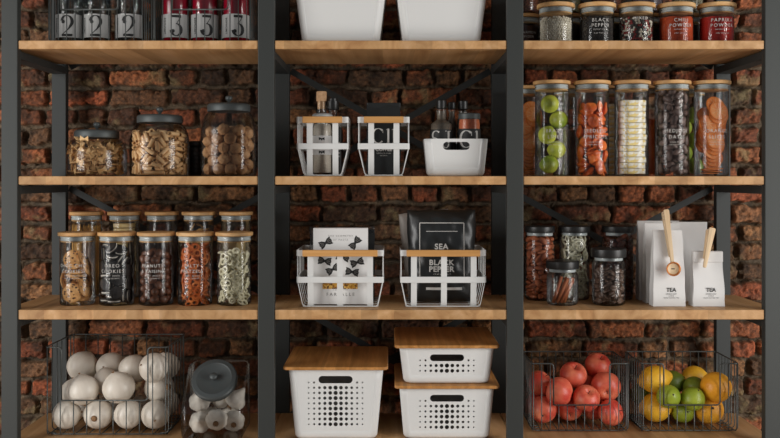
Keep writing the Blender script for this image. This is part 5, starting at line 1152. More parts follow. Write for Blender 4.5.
# shelf 4
Yb = .03
s = 3.05/900
bx = (335.2-390)*s
bin_obj('tall white perforated storage bin with wooden lid, standing alone at the left', (bx, Yb+.18, Z4), .322, .35, .2395, .278, .325,
        grid_holes(0, 5.36*s, Z4*0 + (CAMZ-(386.9-180)*s) - Z4, 5.27*s, 8), (0, (CAMZ-(378.8-180)*s)-Z4, 34*s, 7.4*s))
b2 = (446.3-390)*s
bin_obj('white perforated storage bin with wooden lid, lower one of the stack', (b2, Yb+.185, Z4), .322, .35, .1755, .292, .327,
        grid_holes(0, 5.37*s, (CAMZ-(405.7-180)*s) - Z4, 5.35*s, 5), (0, (CAMZ-(397.7-180)*s)-Z4, 34*s, 6.9*s), group='stacked storage bins')
zt = Z4 + .1755 + .0125
bin_obj('shallow white perforated storage bin with wooden lid, on top of the stack', (b2, Yb+.185, zt), .322, .35, .1235, .292, .327,
        grid_holes(0, 5.37*s, (CAMZ-(365.3-180)*s) - zt, 5.35*s, 2), (0, (CAMZ-(357.4-180)*s)-zt, 34*s, 6.9*s), group='stacked storage bins')
# shelf 1: two taller bins reaching out of the picture
for px, lab in ((339.5, 'plain white tapered bin on the top shelf, left of two'), (441.5, 'plain white tapered bin on the top shelf, right of two')):
    bin_obj(lab, ((px-390)*3.06/900, .06+.14, Z1), .324, .30, .235, .264, .25, None, None, True, .012, group='white bins on the top shelf')

# ---- white metal baskets with wooden grip
def white_basket(lab, cx, yf, z, w, wbot, d, h, zb, slats, name='metal_basket', group=None):
    t = thing(name, lab, 'basket', (cx, yf + d/2, z), 0, group); W = M['whitem']; th = .0022; bw = .0205
    def band(zc, r=.008):
        out = loop_rect(w, d, r, 4); inn = loop_rect(w - 2*th, d - 2*th, r, 4)
        return loft([[(x, y, zc-bw/2) for x, y in inn], [(x, y, zc-bw/2) for x, y in out], [(x, y, zc+bw/2) for x, y in out], [(x, y, zc+bw/2) for x, y in inn], [(x, y, zc-bw/2) for x, y in inn]], False, False)
    zr = h - bw/2
    bev(mk('rim_band', band(zr), W, t), .0005, 1); bev(mk('middle_band', band(zb), W, t), .0005, 1)
    g = w/2 - .021
    bev(mk('wooden_grip', box(-g, g, -d/2-.010, -d/2-.0003, h-bw-.001, h+.001), M['handlewood'], t), .003, 3)
    for i, x in enumerate(slats):
        x -= cx
        mk('slat', slat(x, d, h, zb), W, t)
    P = []; dx = (w - wbot)/2
    for k in range(5):
        y = -d/2 + .012 + (d-.024)*k/4
        P.append(tube(fillet([(-w/2+.003, y, h-.006), (-w/2+.003, y, zb-.006), (-wbot/2, y, .003), (wbot/2, y, .003), (w/2-.003, y, zb-.006), (w/2-.003, y, h-.006)], .012, 5), .0016, 6))
    mk('side_wires', merge(*P), W, t, True)
    mk('base_ring', tube([(x, y, .003) for x, y in loop_rect(wbot, d-.02, .01)], .0022, 6, True), W, t, True)
    return t
def slat(x, d, h, zb, w=.020):
    """flat strap: down the front, under, up the back"""
    P = fillet([(0, -d/2+.0035, h-.004), (0, -d/2+.0035, zb), (0, -d/2+.013, .0018), (0, d/2-.013, .0018), (0, d/2-.0035, zb), (0, d/2-.0035, h-.004)], .012, 4)
    V, F = [], []; P = [Vector(p) for p in P]
    for i, p in enumerate(P):
        a = P[max(i-1, 0)]; b = P[min(i+1, len(P)-1)]; tg = (b-a).normalized(); nrm = Vector((0, -tg.z, tg.y)).normalized()*.0008
        for sx, sn in ((-1, 1), (1, 1), (1, -1), (-1, -1)): V.append((x + sx*w/2, p.y + nrm.y*sn, p.z + nrm.z*sn))
    for i in range(len(P)-1):
        for k in range(4): l = (k+1) % 4; F.append((i*4+k, i*4+l, i*4+4+l, i*4+4+k))
    F += [(3, 2, 1, 0), tuple((len(P)-1)*4+k for k in range(4))]
    return V, F
k1 = 3.09/900
X = lambda px, k=k1: (px-390)*k
white_basket('white strap basket with wooden grip holding glass bottles, left of the coffee basket', X(322), .08, Z2, .178, .128, .20, .203, .102, [X(309.3), X(334.9)], group='white strap baskets on the middle shelf')
white_basket('white strap basket with wooden grip holding a black coffee bag', X(383.1), .08, Z2, .178, .128, .20, .203, .102, [X(370.6), X(395.9)], group='white strap baskets on the middle shelf')
k3 = 3.06/900
white_basket('wide white strap basket with wooden grip holding the pasta box', X(339.6, k3), .055, Z3, .297, .255, .24, .195, .094, [X(309.9, k3), X(339.4, k3), X(369.5, k3)], group='wide white strap baskets')
white_basket('wide white strap basket with wooden grip holding the black salt bag', X(442.6, k3), .055, Z3, .292, .252, .24, .195, .094, [X(413.3, k3), X(443.4, k3), X(473, k3)], group='wide white strap baskets')

# ---- basket 1 contents: tall bottles
def bottle_round(name, lab, loc, prof, parts, cat='bottle', cont=None):
    t = thing(name, lab, cat, loc); mk('glass_body', lathe(prof, 40, True, False), M['glass'], t, True)
    for nm, pf, mt in parts: o = mk(nm, lathe(pf, 32), mt, t, True); smooth_angle(o, 40)
    return t
x = X(322, 3.17/900); y = .165
t = bottle_round('salt_bottle', 'wide glass bottle of pale salt with white label behind white straps', (x, y, Z2+.0065),
    [(.030, 0), (.034, .004), (.0345, .165), (.030, .182), (.034, .186), (.034, .205), (.029, .212)],
    [('contents', [(.031, .006), (.0325, .010), (.0325, .162), (.028, .176)], M['salt']), ('white_cap', [(.0355, .188), (.036, .190), (.036, .208), (.030, .213), (.001, .214)], M['seal'])])
V, F = [], []
for i in range(21):
    a = -1.3 + 2.6*i/20
    for z in (.068, .135): V.append((.0352*math.sin(a), -.0352*math.cos(a), z))
for i in range(20): F.append((2*i, 2*i+2, 2*i+3, 2*i+1))
lb = mk('paper_label', (V, F), M['card'], t, True)
def motif(cx, cy, s_): return sc2(([(-1, .5, 0), (0, .1, 0), (1, .5, 0), (1, -.6, 0), (.35, -.2, 0), (0, -.7, 0), (-.35, -.2, 0), (-1, -.6, 0)], [(0, 1, 6, 7), (1, 2, 3, 4), (1, 4, 5, 6)]), s_, cx, cy)
def rect2(x0, x1, y0, y1): return [(x0, y0, 0), (x1, y0, 0), (x1, y1, 0), (x0, y1, 0)], [(0, 1, 2, 3)]
mk('lettering', wrap(merge(motif(0, .124, .010), motif(0, .078, .010), rect2(-.03, .03, .134, .1365)), .0356), M['ink'], lb)
bottle_round('corked_bottle', 'tall slim glass bottle with pale cork stopper behind the salt bottle', (X(321, 3.235/900), .235, Z2+.0065),
    [(.022, 0), (.0245, .004), (.0245, .17), (.0165, .20), (.0165, .262)], [('contents', [(.021, .006), (.0225, .16)], M['spicegrey']), ('cork_stopper', [(.0145, .235), (.0145, .262), (.0185, .263), (.0185, .296), (.017, .298)], M['cork'])])
bottle_round('capped_bottle', 'dark bottle with ribbed black cap behind the salt bottle, right side', (X(329.5, 3.235/900)+.011, .232, Z2+.0065),
    [(.019, 0), (.0215, .004), (.0215, .19), (.015, .21), (.015, .235)], [('contents', [(.018, .006), (.0195, .18)], M['darkglass']), ('black_cap', [(.0205, .232), (.0215, .234), (.0215, .262), (.016, .263), (.016, .272), (.001, .273)], M['blackplastic'])])
t = thing('black_packet', 'slim black packet with white print at the right inside the bottle basket', 'packet', (X(338.5, 3.15/900), .20, Z2+.0065))
bev(mk('packet_body', box(-.008, .008, -.06, .05, 0, .165), M['blackcard'], t), .004)
mk('lettering', stand(merge(*[rect2(-.004, .004, .06+.012*k, .065+.012*k) for k in range(5)]), -.0606), M['dimink'], t)

# ---- basket 2: black coffee bag
def bag(name, lab, loc, w, d, h, mt, topw=None, fold=.02, seed=1, rotz=0, crumple=.003, cat='bag', group=None, topd=.004, neck=.72):
    """side-gusset bag: boxy base that flattens towards the sealed top"""
    t = thing(name, lab, cat, loc, rotz, group); rnd = random.Random(seed); topw = topw or w; ns = 22; V, F = [], []; nx = 10
    def ringpts(k, z):
        f = min(1, max(0, (k-neck*.35)/(1-neck*.35)))**1.3; dd = d*(1-f) + topd*f; ww = w*(1-k) + topw*k
        P = []; gus = .35*dd*min(1, k*2.2)
        for i in range(nx+1): P.append((-ww/2 + ww*i/nx, -dd/2))
        P.append((ww/2 - gus*.5, 0))
        for i in range(nx+1): P.append((ww/2 - ww*i/nx, dd/2))
        P.append((-ww/2 + gus*.5, 0))
        return P
    for s_ in range(ns+1):
        k = s_/ns; z = h*k
        for (x_, y_) in ringpts(k, z):
            a = crumple*(math.sin(x_*70+z*55+seed) + .7*math.sin(z*110 - x_*40+seed*2))*.5*(.2+.8*k)*(1 if abs(y_) > 1e-5 else 0)
            V.append((x_ + crumple*.5*math.sin(z*60+seed)*(k > .05), y_ + a - .0, z))
    n = 2*(nx+1)+2
    for k in range(ns):
        for i in range(n): j = (i+1) % n; F.append((k*n+i, k*n+j, (k+1)*n+j, (k+1)*n+i))
    F.append(tuple(range(n-1, -1, -1))); F.append(tuple(ns*n+i for i in range(n)))
    o = mk('bag_body', (V, F), mt, t, True); smooth_angle(o, 55)
    return t, o
kc = 3.16/900
t, o = bag('coffee_bag', 'black coffee bag with large white letters Cl and COFFEE', (X(383.2, kc), .165, Z2+.0062), .117, .075, .248, M['blackbag'], None, seed=3, topd=.01)
g = merge(sc2(glyph('C'), .052, -.019, .108), sc2(glyph('l'), .052, .016, .108), sc2(glyph('l'), .052, .036, .108))
g = merge(g, sc2(text_vf('COFFEE', .0165, 0, .0005, 1.0), 1, 0, .086), sc2(text_vf('CREMA DI CASA', .006, 0, 0, 1.2), 1, 0, .073), sc2(text_vf('ORIGINAL', .005, 0, 0, 1.2), 1, 0, .065))
mk('lettering', stand(g, -.0415), M['whiteink'], t)
bev(mk('top_seal', box(-.0585, .0585, -.0065, .0065, .232, .252), M['blackbag'], t), .002)
# ---- small white bin with spice bottles
def small_bin():
    loc = (X(455.7), .16, Z2)
    o = bin_obj('small white tapered bin with an oval grip slot holding spice bottles', loc, .221, .155, .128, .196, .135, None, (0, .1035, .092, .0275), False)
    return o
small_bin()
def spice_bottle(lab, x_, y_, R, hb, neck, hn, cap_r, cap_z, cap_h, cm, lm, name='spice_bottle'):
    t = bottle_round(name, lab, (x_, y_, Z2+.0045), [(R-.004, 0), (R, .004), (R, hb), (neck+.002, hb+.014), (neck, hb+.02), (neck, hn)],
        [('contents', [(R-.006, .006), (R-.0025, .009), (R-.0025, hb-.002), (neck-.002, hb+.014), (neck-.002, hn-.006)], cm), ('cap', [(cap_r, cap_z), (cap_r+.001, cap_z+.002), (cap_r+.001, cap_z+cap_h-.003), (cap_r-.002, cap_z+cap_h), (.001, cap_z+cap_h)], lm)])
    return t
def blk_label(t, R, z0, z1, gl):
    V, F = [], []
    for i in range(25):
        a = -1.5 + 3.0*i/24
        for z in (z0, z1): V.append(((R+.0006)*math.sin(a), -(R+.0006)*math.cos(a), z))
    for i in range(24): F.append((2*i, 2*i+2, 2*i+3, 2*i+1))
    lb = mk('black_label', (V, F), M['blackcard'], t, True); mk('lettering', wrap(gl, R+.0013), M['whiteink'], lb)
ks = 3.17/900
t = spice_bottle('spice bottle with grey spice, black cap and black label reading S J', X(440.8, ks), .165, .0395, .180, .0175, .230, .0165, .232, .031, M['spicegrey'], M['blackplastic'])
blk_label(t, .0395, .02, .158, merge(sc2(glyph('S'), .062, -.022, .092), sc2(glyph('J'), .062, .018, .092)))
t = spice_bottle('slim bottle with grey neck and black cap, tucked behind the S J bottle', X(451, 3.215/900), .212, .016, .19, .011, .232, .0125, .234, .026, M['spicegrey'], M['blackplastic'])
t = spice_bottle('slim spice bottle with black cap behind the orange spice jar', X(462.3, 3.215/900), .213, .022, .19, .0145, .230, .0165, .234, .031, M['spicegrey'], M['blackplastic'])
t = spice_bottle('squat jar of orange spice with dark lid and black label reading Cl', X(468.3, ks), .165-.012, .0385, .182, .036, .193, .0375, .194, .021, M['spiceorange'], M['lidmetal'], name='spice_jar')
blk_label(t, .0385, .02, .160, merge(sc2(glyph('C'), .060, -.014, .094), sc2(glyph('l'), .060, .025, .094)))

# ---- wide basket 1: pasta box in front of clear packets
kb = 3.10/900
bxp = thing('pasta_box', 'white pasta box printed with black bow ties and the word FARFALLE', 'box', (X(340, kb), .115, Z3+.0055)); W_, H_ = .188, .262
bev(mk('box_body', box(-W_/2, W_/2, -.022, .022, 0, H_), M['card'], bxp), .0015)
def bowtie(cx, cy, s_, rot):
    P = []
    for sg in (-1, 1):
        P.append(([(0, .16, 0), (sg*.45, .5, 0), (sg*1.0, .62, 0), (sg*.93, .3, 0), (sg*1.04, 0, 0), (sg*.93, -.3, 0), (sg*1.0, -.62, 0), (sg*.45, -.5, 0), (0, -.16, 0)], [tuple(range(9))] if sg < 0 else [tuple(range(8, -1, -1))]))
    m_ = merge(*P); c, s2 = math.cos(rot), math.sin(rot)
    lines = []
    return ([(cx + s_*(a*c - b*s2), cy + s_*(a*s2 + b*c), 0) for a, b, _ in m_[0]], m_[1])
bt = [(325, 243, .5), (354.5, 243, .9), (324, 261, -.15), (342, 257, -.25), (356.5, 262.5, .3), (332, 269.5, .5), (351.5, 272, -.15), (343, 246, 0)]
bz = lambda py: CAMZ - (py-180)*3.09/900 - Z3 - .0055; bxx = lambda px: X(px, 3.09/900) - X(340, kb)
for a, b, r in bt[:7]:
    parts = [tag_i(stand(bowtie(bxx(a), bz(b), .0225, r), -.0226), 0)]
    for sg in (-1, 1):
        for q in (-.28, .05, .34):
            c, s2 = math.cos(r), math.sin(r); e0 = (sg*.3, q*.4); e1 = (sg*.85, q)
            v = [(bxx(a) + .0225*(u*c - w_*s2), bz(b) + .0225*(u*s2 + w_*c)) for u, w_ in (e0, e1)]
            parts.append(tag_i(stand(ribbon([(v[0][0], v[0][1], .0008), (v[1][0], v[1][1], .0012)], 0), -.0229), 1))
    mk('bow_tie_print', merge(*parts), [M['ink'], M['greycard']], bxp)
mk('lettering', stand(merge(sc2(text_vf('THE GEOMETRY', .0085, 0, 0, 1.5), 1, 0, .235), sc2(text_vf('OF PASTA', .0085, 0, 0, 1.5), 1, 0, .2215), rect2(-.045, .045, .2278, .2282),
     sc2(text_vf('COLLEZIONE', .006, 0, 0, 1.5), 1, 0, .05), sc2(text_vf('FARFALLE', .0150, 0, .0002, 1.6), 1, 0, .034)), -.0226), M['dimink'], bxp)
M['pastawin'] = speckle('pasta_through_window', ['c99538', 'b07a26', 'dcb05a', '6a4416'], 170, .5)
for wa, wb_ in ((322, 336.5), (342.5, 357)): mk('box_window', box(bxx(wa), bxx(wb_), -.0228, -.0222, bz(289), bz(283.3)), M['pastawin'], bxp)
for dx, dy, hh, lab, w_ in ((-.008, .20, .262, 'clear film packet standing behind the pasta box, left', .205), (.017, .245, .25, 'dark clear film packet at the back of the pasta box basket', .20)):
    t, o = bag('film_packet', lab, (X(340.5, 3.18/900)+dx, dy-.02, Z3+.0055), w_, .03, hh, M['plasticfilm'] if dx < 0 else M['blackbag'], seed=int(dx*1000+9), topd=.006)
    if dx > 0: bev(mk('header', box(-.1, .1, -.004, .004, hh-.03, hh+.012), M['plasticfilm'], t), .001)
    else: mk('contents', slab(w_*.86, .02, hh*.72, .008, .003), M['greycard'], t, False, (0, 0, .004))

# ---- wide basket 2: black salt bag
def pillow(name, lab, loc, w, h, d, mt, seed=1, rot=(0, 0, 0), crim=.016, narrow=.0):
    t = thing(name, lab, 'bag', loc); t.rotation_euler = rot; nx, nz = 26, 34; V, F = [], []
    for s_ in (-1, 1):
        for j in range(nz+1):
            v = j/nz; ww = w*(1 - narrow*(1-v))
            for i in range(nx+1):
                u = i/nx*2-1; prof = (1-abs(u)**3.2)*(max(0, 1-abs(2*v-1)**4.5)); bul = d/2*prof**.62
                wr = .0028*(math.sin(u*9+v*7+seed)*math.sin(v*17-u*5) + .6*math.sin(v*31+u*11+seed))*prof**.3
                V.append((u*ww/2*(1-.012*math.sin(v*14)*(abs(u) > .8)), s_*(bul + .0006) + wr, v*h + .002*math.sin(u*5+seed)*(v > .97)))
    n = (nx+1)*(nz+1); g_ = lambda i, j, s_: s_*n + j*(nx+1) + i
    for j in range(nz):
        for i in range(nx):
            F.append((g_(i, j, 0), g_(i+1, j, 0), g_(i+1, j+1, 0), g_(i, j+1, 0))); F.append((g_(i, j, 1), g_(i, j+1, 1), g_(i+1, j+1, 1), g_(i+1, j, 1)))
    edge = [(i, 0) for i in range(nx)] + [(nx, j) for j in range(nz)] + [(i, nz) for i in range(nx, 0, -1)] + [(0, j) for j in range(nz, 0, -1)]
    for a, b in zip(edge, edge[1:]+edge[:1]): F.append((g_(*a, 0), g_(*a, 1), g_(*b, 1), g_(*b, 0)))
    o = mk('bag_body', (V, F), mt, t, True); return t, (V, nx, nz)
M['glossblack'] = mat('glossy_black_film', '202222', .3, bump=.9, bscale=9, spec=.6)
M['silverfoil'] = mat('silver_grey_film', 'a39d96', .5, .1, bump=.5, bscale=14)
t, (PV, pnx, pnz) = pillow('salt_bag', 'glossy black bag printed SEA & BLACK PEPPER inside a white frame', (X(441, 3.15/900), .155, Z3+.006), .243, .322, .075, M['glossblack'], 2, (-.05, 0, 0), narrow=.08)
def on_bag(vf, lift=.0012):
    out = []
    for a, b, c in vf[0]:
        v = min(max(b/.322, 0), 1); ww = .243*(1-.08*(1-v)); u = min(max(a/(ww/2), -1), 1); i = int((u+1)/2*pnx + .5); j = int(v*pnz + .5)
        i = min(i, pnx); j = min(j, pnz); fx = (u+1)/2*pnx; fz = v*pnz; i0, j0 = min(int(fx), pnx-1), min(int(fz), pnz-1); fx -= i0; fz -= j0
        yy = lambda q, r: PV[r*(pnx+1)+q][1]
        y_ = yy(i0, j0)*(1-fx)*(1-fz) + yy(i0+1, j0)*fx*(1-fz) + yy(i0, j0+1)*(1-fx)*fz + yy(i0+1, j0+1)*fx*fz
        out.append((a, y_ - lift, b))
    return (out, vf[1])
def polyline2(pts, w, step=.008):
    P = []
    for (x0, y0), (x1, y1) in zip(pts, pts[1:]):
        L = math.hypot(x1-x0, y1-y0); n = max(1, int(L/step)); P.append(ribbon([(x0+(x1-x0)*i/n, y0+(y1-y0)*i/n, w) for i in range(n+1)], 0))
    return merge(*P)
fw, fz0, fz1 = .077, .085, .276
mk('printed_frame', on_bag(merge(polyline2([(-fw, fz0), (-fw, fz1), (fw, fz1), (fw, fz0)], .0028), polyline2([(-.055, .247), (.055, .247)], .0018), polyline2([(-.06, .162), (.06, .162)], .0012), polyline2([(-.055, .048), (.07, .048)], .009))), M['whiteink'], t)
mk('lettering', on_bag(merge(sc2(text_vf('SEA', .027, 0, .0008, 1.1), 1, -.002, .193), sc2(text_vf('&', .015), 1, -.002, .170), sc2(text_vf('BLACK', .026, 0, .0008, 1.1), 1, -.002, .138), sc2(text_vf('PEPPER', .026, 0, .0008, 1.08), 1, -.002, .115), sc2(text_vf('CRACKED SALT', .0065, 0, 0, 1.4), 1, 0, .098)), .002), M['whiteink'], t)
t, _ = pillow('foil_bag', 'silver grey foil bag leaning behind the black salt bag', (X(433, 3.22/900), .225, Z3+.017), .18, .305, .035, M['silverfoil'], 5, (0, -.12, 0))

# ================================================================== RIGHT BAY
# ---- shelf 1: spice jars
p0 = lambda px, Y: at(px, 0, Y).x
fine = [('FRESHLY DRIED', .0058, .050, 0, 1.3), ('AND GROUND', .0058, .037, 0, 1.3)]
SP = [(555.2, 'white', 'glass spice jar of white peppercorns with bamboo lid', None), (596.3, 'black', 'glass spice jar of black pepper with white lettering BLACK PEPPER', ['BLACK', 'PEPPER']),
      (635.6, 'mixed', 'glass spice jar of red, white and black mixed peppercorns', ['MIXED', 'PEPPER']), (675.5, 'chili', 'glass spice jar of orange chili powder with lettering CHILI POWDER', ['CHILI', 'POWDER']),
      (716, 'pap', 'glass spice jar of red paprika powder with lettering PAPRIKA POWDER', ['PAPRIKA', 'POWDER'])]
for px, k, lab, words_ in SP:
    x = p0(px, .14); loc = (x, .14, Z1)
    lines = ([(words_[0], .0165, .082, .0002, 1.3), (words_[1], .0165, .064, .0002, 1.3)] + fine) if words_ and k != 'mixed' else [('MIXED', .014, .088, 0, 1.3)] if words_ else None
    straight_jar(lab, loc, .0585, .130, .0655, .015, lines, 'spice jars with bamboo lids', name='spice_jar')
    c = (x, .14, Z1+.0075)
    if k == 'white': grains('white_peppercorns', 'white peppercorns filling the first spice jar', c, .0555, .086, .0046, [M['ppwhite']], 'pepper', 1)
    elif k == 'mixed': grains('mixed_peppercorns', 'mixed red, white and black peppercorns filling the middle spice jar', c, .0555, .084, .0044, [M['ppblack'], M['ppwhite'], M['ppred'], M['ppblack'], M['ppwhite'], M['ppred']], 'pepper', 2)
    elif k == 'black': grains('black_pepper', 'black peppercorns filling the second spice jar', c, .0555, .088, .0034, [M['ppblack']], 'pepper', 3)
    elif k == 'chili': bulk('chili_powder', 'orange chili powder filling its spice jar', c, .0555, .088, M['chili'], 'spice')
    else: bulk('paprika_powder', 'bright red paprika powder filling its spice jar', c, .0555, .088, M['paprika'], 'spice')
M['violet'] = mat('mauve_petals', '5d5055', .8, col2='8a7a80', nscale=200); M['greyseed'] = mat('grey_seed', '4a443c', .8, col2='6e665a', nscale=200)
BK = [(523.5, 'cinpow', 'cinnamon powder', 'redherb', 'dried orange petals'), (565, 'greyseed', 'grey seeds', 'herb', 'green dried herbs'), (606, 'herb', 'dried bay herbs', 'redherb', 'dried red petals'),
      (647, 'herb', 'olive green herbs', 'violet', 'mauve petals'), (687, 'greyseed', 'grey brown seeds', 'paleherb', 'pale flakes')]
for i, (px, m1, n1, m2, n2) in enumerate(BK):
    x = p0(px, .275)
    straight_jar(f'back row spice jar of {n1}, lower one of its stack', (x, .275, Z1), .0545, .118, .0605, .013, [('CINNAMON', .0125, .062, 0, 1.2), ('POWDER', .0125, .047, 0, 1.2)] if i == 0 else None, 'back row spice jars', name='spice_jar')
    bulk('dried_spice', f'{n1} filling the lower back row spice jar', (x, .275, Z1+.0075), .0515, .084, M[m1], 'spice')
    straight_jar(f'back row spice jar of {n2}, standing on the jar of {n1}', (x, .275, Z1+.1315), .0545, .093, .0605, .013, None, 'upper back row spice jars', name='spice_jar')
    bulk('dried_spice', f'{n2} filling the upper back row spice jar', (x, .275, Z1+.139), .0515, .062, M[m2], 'spice')

# ---- shelf 2: tall jars
sm = lambda a: [(a, .006, .117, 0, 1.3), ('FRESH AND DRIED', .0055, .1085, 0, 1.2)]
T2 = [(551.2, 'limes', ['BRAZIL', 'LIMES'], 'tall glass jar of whole limes with bamboo lid'), (591.3, 'apricots', ['SEEDLESS', 'APRICOTS'], 'tall glass jar of dried apricots with bamboo lid'), (631, 'nougat', None, 'tall glass jar of stacked cream blocks with bamboo lid'),
      (671.3, 'dates', ['MEDJOOL', 'DATES'], 'tall glass jar of dark pitted dates with bamboo lid'), (710.8, 'slices', ['ORANGE', 'SLICES'], 'tall glass jar of dried orange slices with bamboo lid')]
M['limetall'] = mat('light_lime_skin', '768c22', .38, col2='c2c64a', nscale=12, contrast=(.3, .55), bump=.3, bscale=110)
def nougat_stack(x, y, z, n, lab, grp, r=.0465, seed=1):
    rnd = random.Random(seed)
    for i in range(n):
        sd = .002 if i != 6 else .006
        h = .0186; o = mk('cream_block', slab(.086, .066, h, .014, .002, 5), M['nougat'], None, False, (x + rnd.uniform(-sd, sd), y + rnd.uniform(-.002, .002), z + i*(h+.0013)), (0, 0, rnd.uniform(-.06, .06)))
        label(o, lab, 'block', grp)
def slices_in(x, y, z, r_in, H, lab, grp, seed, big=None):
    """thin dried slices leaning in a jar, fanned over one another"""
    rnd = random.Random(seed)
    if 'slices' not in PROTO:
        m_ = mk('orange_slice', FOOD['slices'][1], FOOD['slices'][2], None, False); PROTO['slices'] = m_.data; bpy.data.objects.remove(m_)
    def put(px_, py_, pz, rx, rz, s_=1):
        o = bpy.data.objects.new('orange_slice', PROTO['slices']); COL.objects.link(o); o.location = (x+px_, y+py_, z+pz); o.rotation_euler = (rx, 0, rz); o.scale = (s_,)*3; label(o, lab, 'fruit', grp)
    for k in range(4): put(rnd.uniform(-.012, .012), rnd.uniform(-.008, .008), .003 + k*.0055, rnd.uniform(-.08, .08), rnd.uniform(0, 6))
    # leaning rows, from the bottom up; each slice nearly upright and facing out
    rows = [(.045 + .0125*k, 1.3, .006 + .004*math.sin(k*1.7), .014 - .0065*k) for k in range(7)]
    rows += [(.105 + .014*k, 1.32, -.020 + .002*math.sin(k*2), .010 - .0065*k) for k in range(6)]
    rows += [(.150 + .014*k, 1.32, .018 + .002*math.sin(k*2), .014 - .0075*k) for k in range(6)] + [(.205, 1.2, -.016, .008), (.240, 1.15, .010, -.012)]
    for k, (h_, rx, dx, dy) in enumerate(rows):
        if h_ > H: continue
        put(dx, dy, h_, rx, rnd.uniform(-.25, .25), rnd.uniform(.98, 1.06))
for px, k, words_, lab in T2:
    x = p0(px, .16); loc = (x, .16, Z2)
    lines = ([(words_[0], .0165, .156, .0002, 1.25), (words_[1], .0165, .135, .0002, 1.25)] + sm('HAND PICKED')) if words_ else None
    straight_jar(lab, loc, .0585, .319, .0655, .0135, lines, 'tall jars with bamboo lids', name='tall_glass_jar')
    z = Z2 + .0075
    if k == 'limes':
        s_ = 3.15/900
        for (a, b, m_, ll) in ((-2.5, 104, 'limetall', 'lime at the very top of the stacked limes in the tall jar'), (7.3, 119.5, 'limetall', 'lime second from the top, pushed to the right in the tall jar'), (-5, 135, 'limetall', 'lime in the middle of the tall jar, pushed to the left with a yellow blush'),
                            (5.2, 149.5, 'limetall', 'lime fourth from the top, pushed to the right in the tall jar'), (-3.2, 164.5, 'limetall', 'lime at the bottom of the tall jar')):
            t = thing('lime', ll, 'fruit', (x + a*s_*1.0, .16 + (.008 if a > 0 else -.012), CAMZ - (b-180)*s_ ), 0, 'limes in the tall jar'); r = .0318
            def lf(p): tt = p.z/.0315; return (p.x, p.y, p.z + (.003 if tt > .9 else -.0015 if tt < -.9 else 0))
            mk('fruit_body', ball(r, r, .0315, 28, 18, lf), M[m_], t, True); mk('stem_scar', mv(lathe([(.003, 0), (.002, .0012)], 8), 0, 0, -.0328), M['stem'], t)
            t.rotation_euler = (random.Random(b).uniform(-2, 2), random.Random(b+1).uniform(-2, 2), 0)
    elif k == 'nougat': nougat_stack(x, .16, z, 13, 'flat cream block in the front tall jar stack', 'cream blocks in the front jar', seed=4)
    elif k == 'slices': slices_in(x, .16, z, .055, .3, 'dried orange slice in the tall jar at the right end', 'orange slices in the front jar', 3)
    else: fill(k, (x, .16, z), .0565, {'apricots': 'wrinkled dried apricot in the tall jar', 'dates': 'dark pitted date in the tall jar'}[k], {'apricots': 'apricot', 'dates': 'date'}[k], k + ' in the tall jar', ymax=.1 if k == 'apricots' else .0)
for px, k, lab in ((527.5, 'slices', 'back row tall jar of orange slices, partly behind the post'), (568, 'dates2', 'back row tall jar between the limes and the apricots'), (608.5, 'nougat', 'back row tall jar of cream blocks between apricots and cream blocks'),
                   (649, 'apricots', 'back row tall jar of apricots between the cream blocks and the dates'), (688.5, 'limes', 'back row tall jar of limes between the dates and the orange slices')):
    x = p0(px, .325)
    straight_jar(lab, (x, .325, Z2), .0565, .318, .063, .013, None, 'back row tall jars', name='tall_glass_jar'); z = Z2+.0075
    if k == 'slices': slices_in(x, .325, z, .053, .26, 'orange slice in the back row jar near the post', 'orange slices in the back row', 8)
    elif k == 'nougat': nougat_stack(x, .325, z, 13, 'flat cream block stacked in the back row jar', 'cream blocks in the back row', seed=9)
    elif k == 'apricots': bulk('dried_apricot_lot', 'dried apricots filling the back row tall jar', (x, .325, z), .0535, .2, M['apricot'], 'apricot')
    elif k == 'dates2': bulk('dried_date_lot', 'dark dates filling the back row tall jar', (x, .325, z), .0535, .16, M['date'], 'date')
    else:
        for i in range(5):
            t = thing('lime', ['lime lying at the bottom of the back row jar', 'lime second from the bottom of the back row jar', 'lime in the middle of the back row jar', 'lime second from the top of the back row jar', 'lime on top in the back row jar'][i], 'fruit', (x + (.022, -.018, .022, -.02, .02)[i], .325, z + .031 + i*.047), 0, 'limes in the back row jar')
            mk('fruit_body', ball(.03, .03, .0315, 24, 14), M['limey' if i % 2 else 'lime'], t, True)

# ---- shelf 3: black lidded jars
def bl(px, Y, R, H, LR, lh, lab, kind, fr, il, cat, grp, zmax=9):
    x = p0(px, Y); black_lid_jar(lab, (x, Y, Z3), R, H, LR, lh)
    if kind: fill(kind, (x, Y, Z3+.006), fr, il, cat, grp, zmax=zmax, ymax=.05)
    return x
bl(539.3, .27, .0555, .243, .0535, .0235, 'tall storage jar of almonds with black lid beside the post', 'almonds', .0525, 'brown almond in the tall black lidded jar', 'almond', 'almonds in the jar')
bl(573.8, .28, .0545, .243, .0565, .0235, 'tall storage jar of pale wheel pasta with black lid', 'wheels', .0515, 'pale green wheel pasta in the black lidded jar', 'pasta', 'wheel pasta in the jar')
bl(617, .285, .0555, .243, .0565, .0235, 'tall storage jar of brown nuts behind the coffee bean jar', 'pecans', .0525, 'brown nut in the rear black lidded jar', 'nut', 'brown nuts in the rear jar')
bl(608, .138, .0570, .165, .0605, .030, 'medium storage jar of coffee beans with black lid at the front', 'beans', .0540, 'dark roasted coffee bean in the front jar', 'coffee bean', 'coffee beans in the front jar', .112)
x = bl(561.8, .140, .0545, .125, .0570, .028, 'smallest storage jar with black lid holding cinnamon sticks', None, 0, '', '', '')
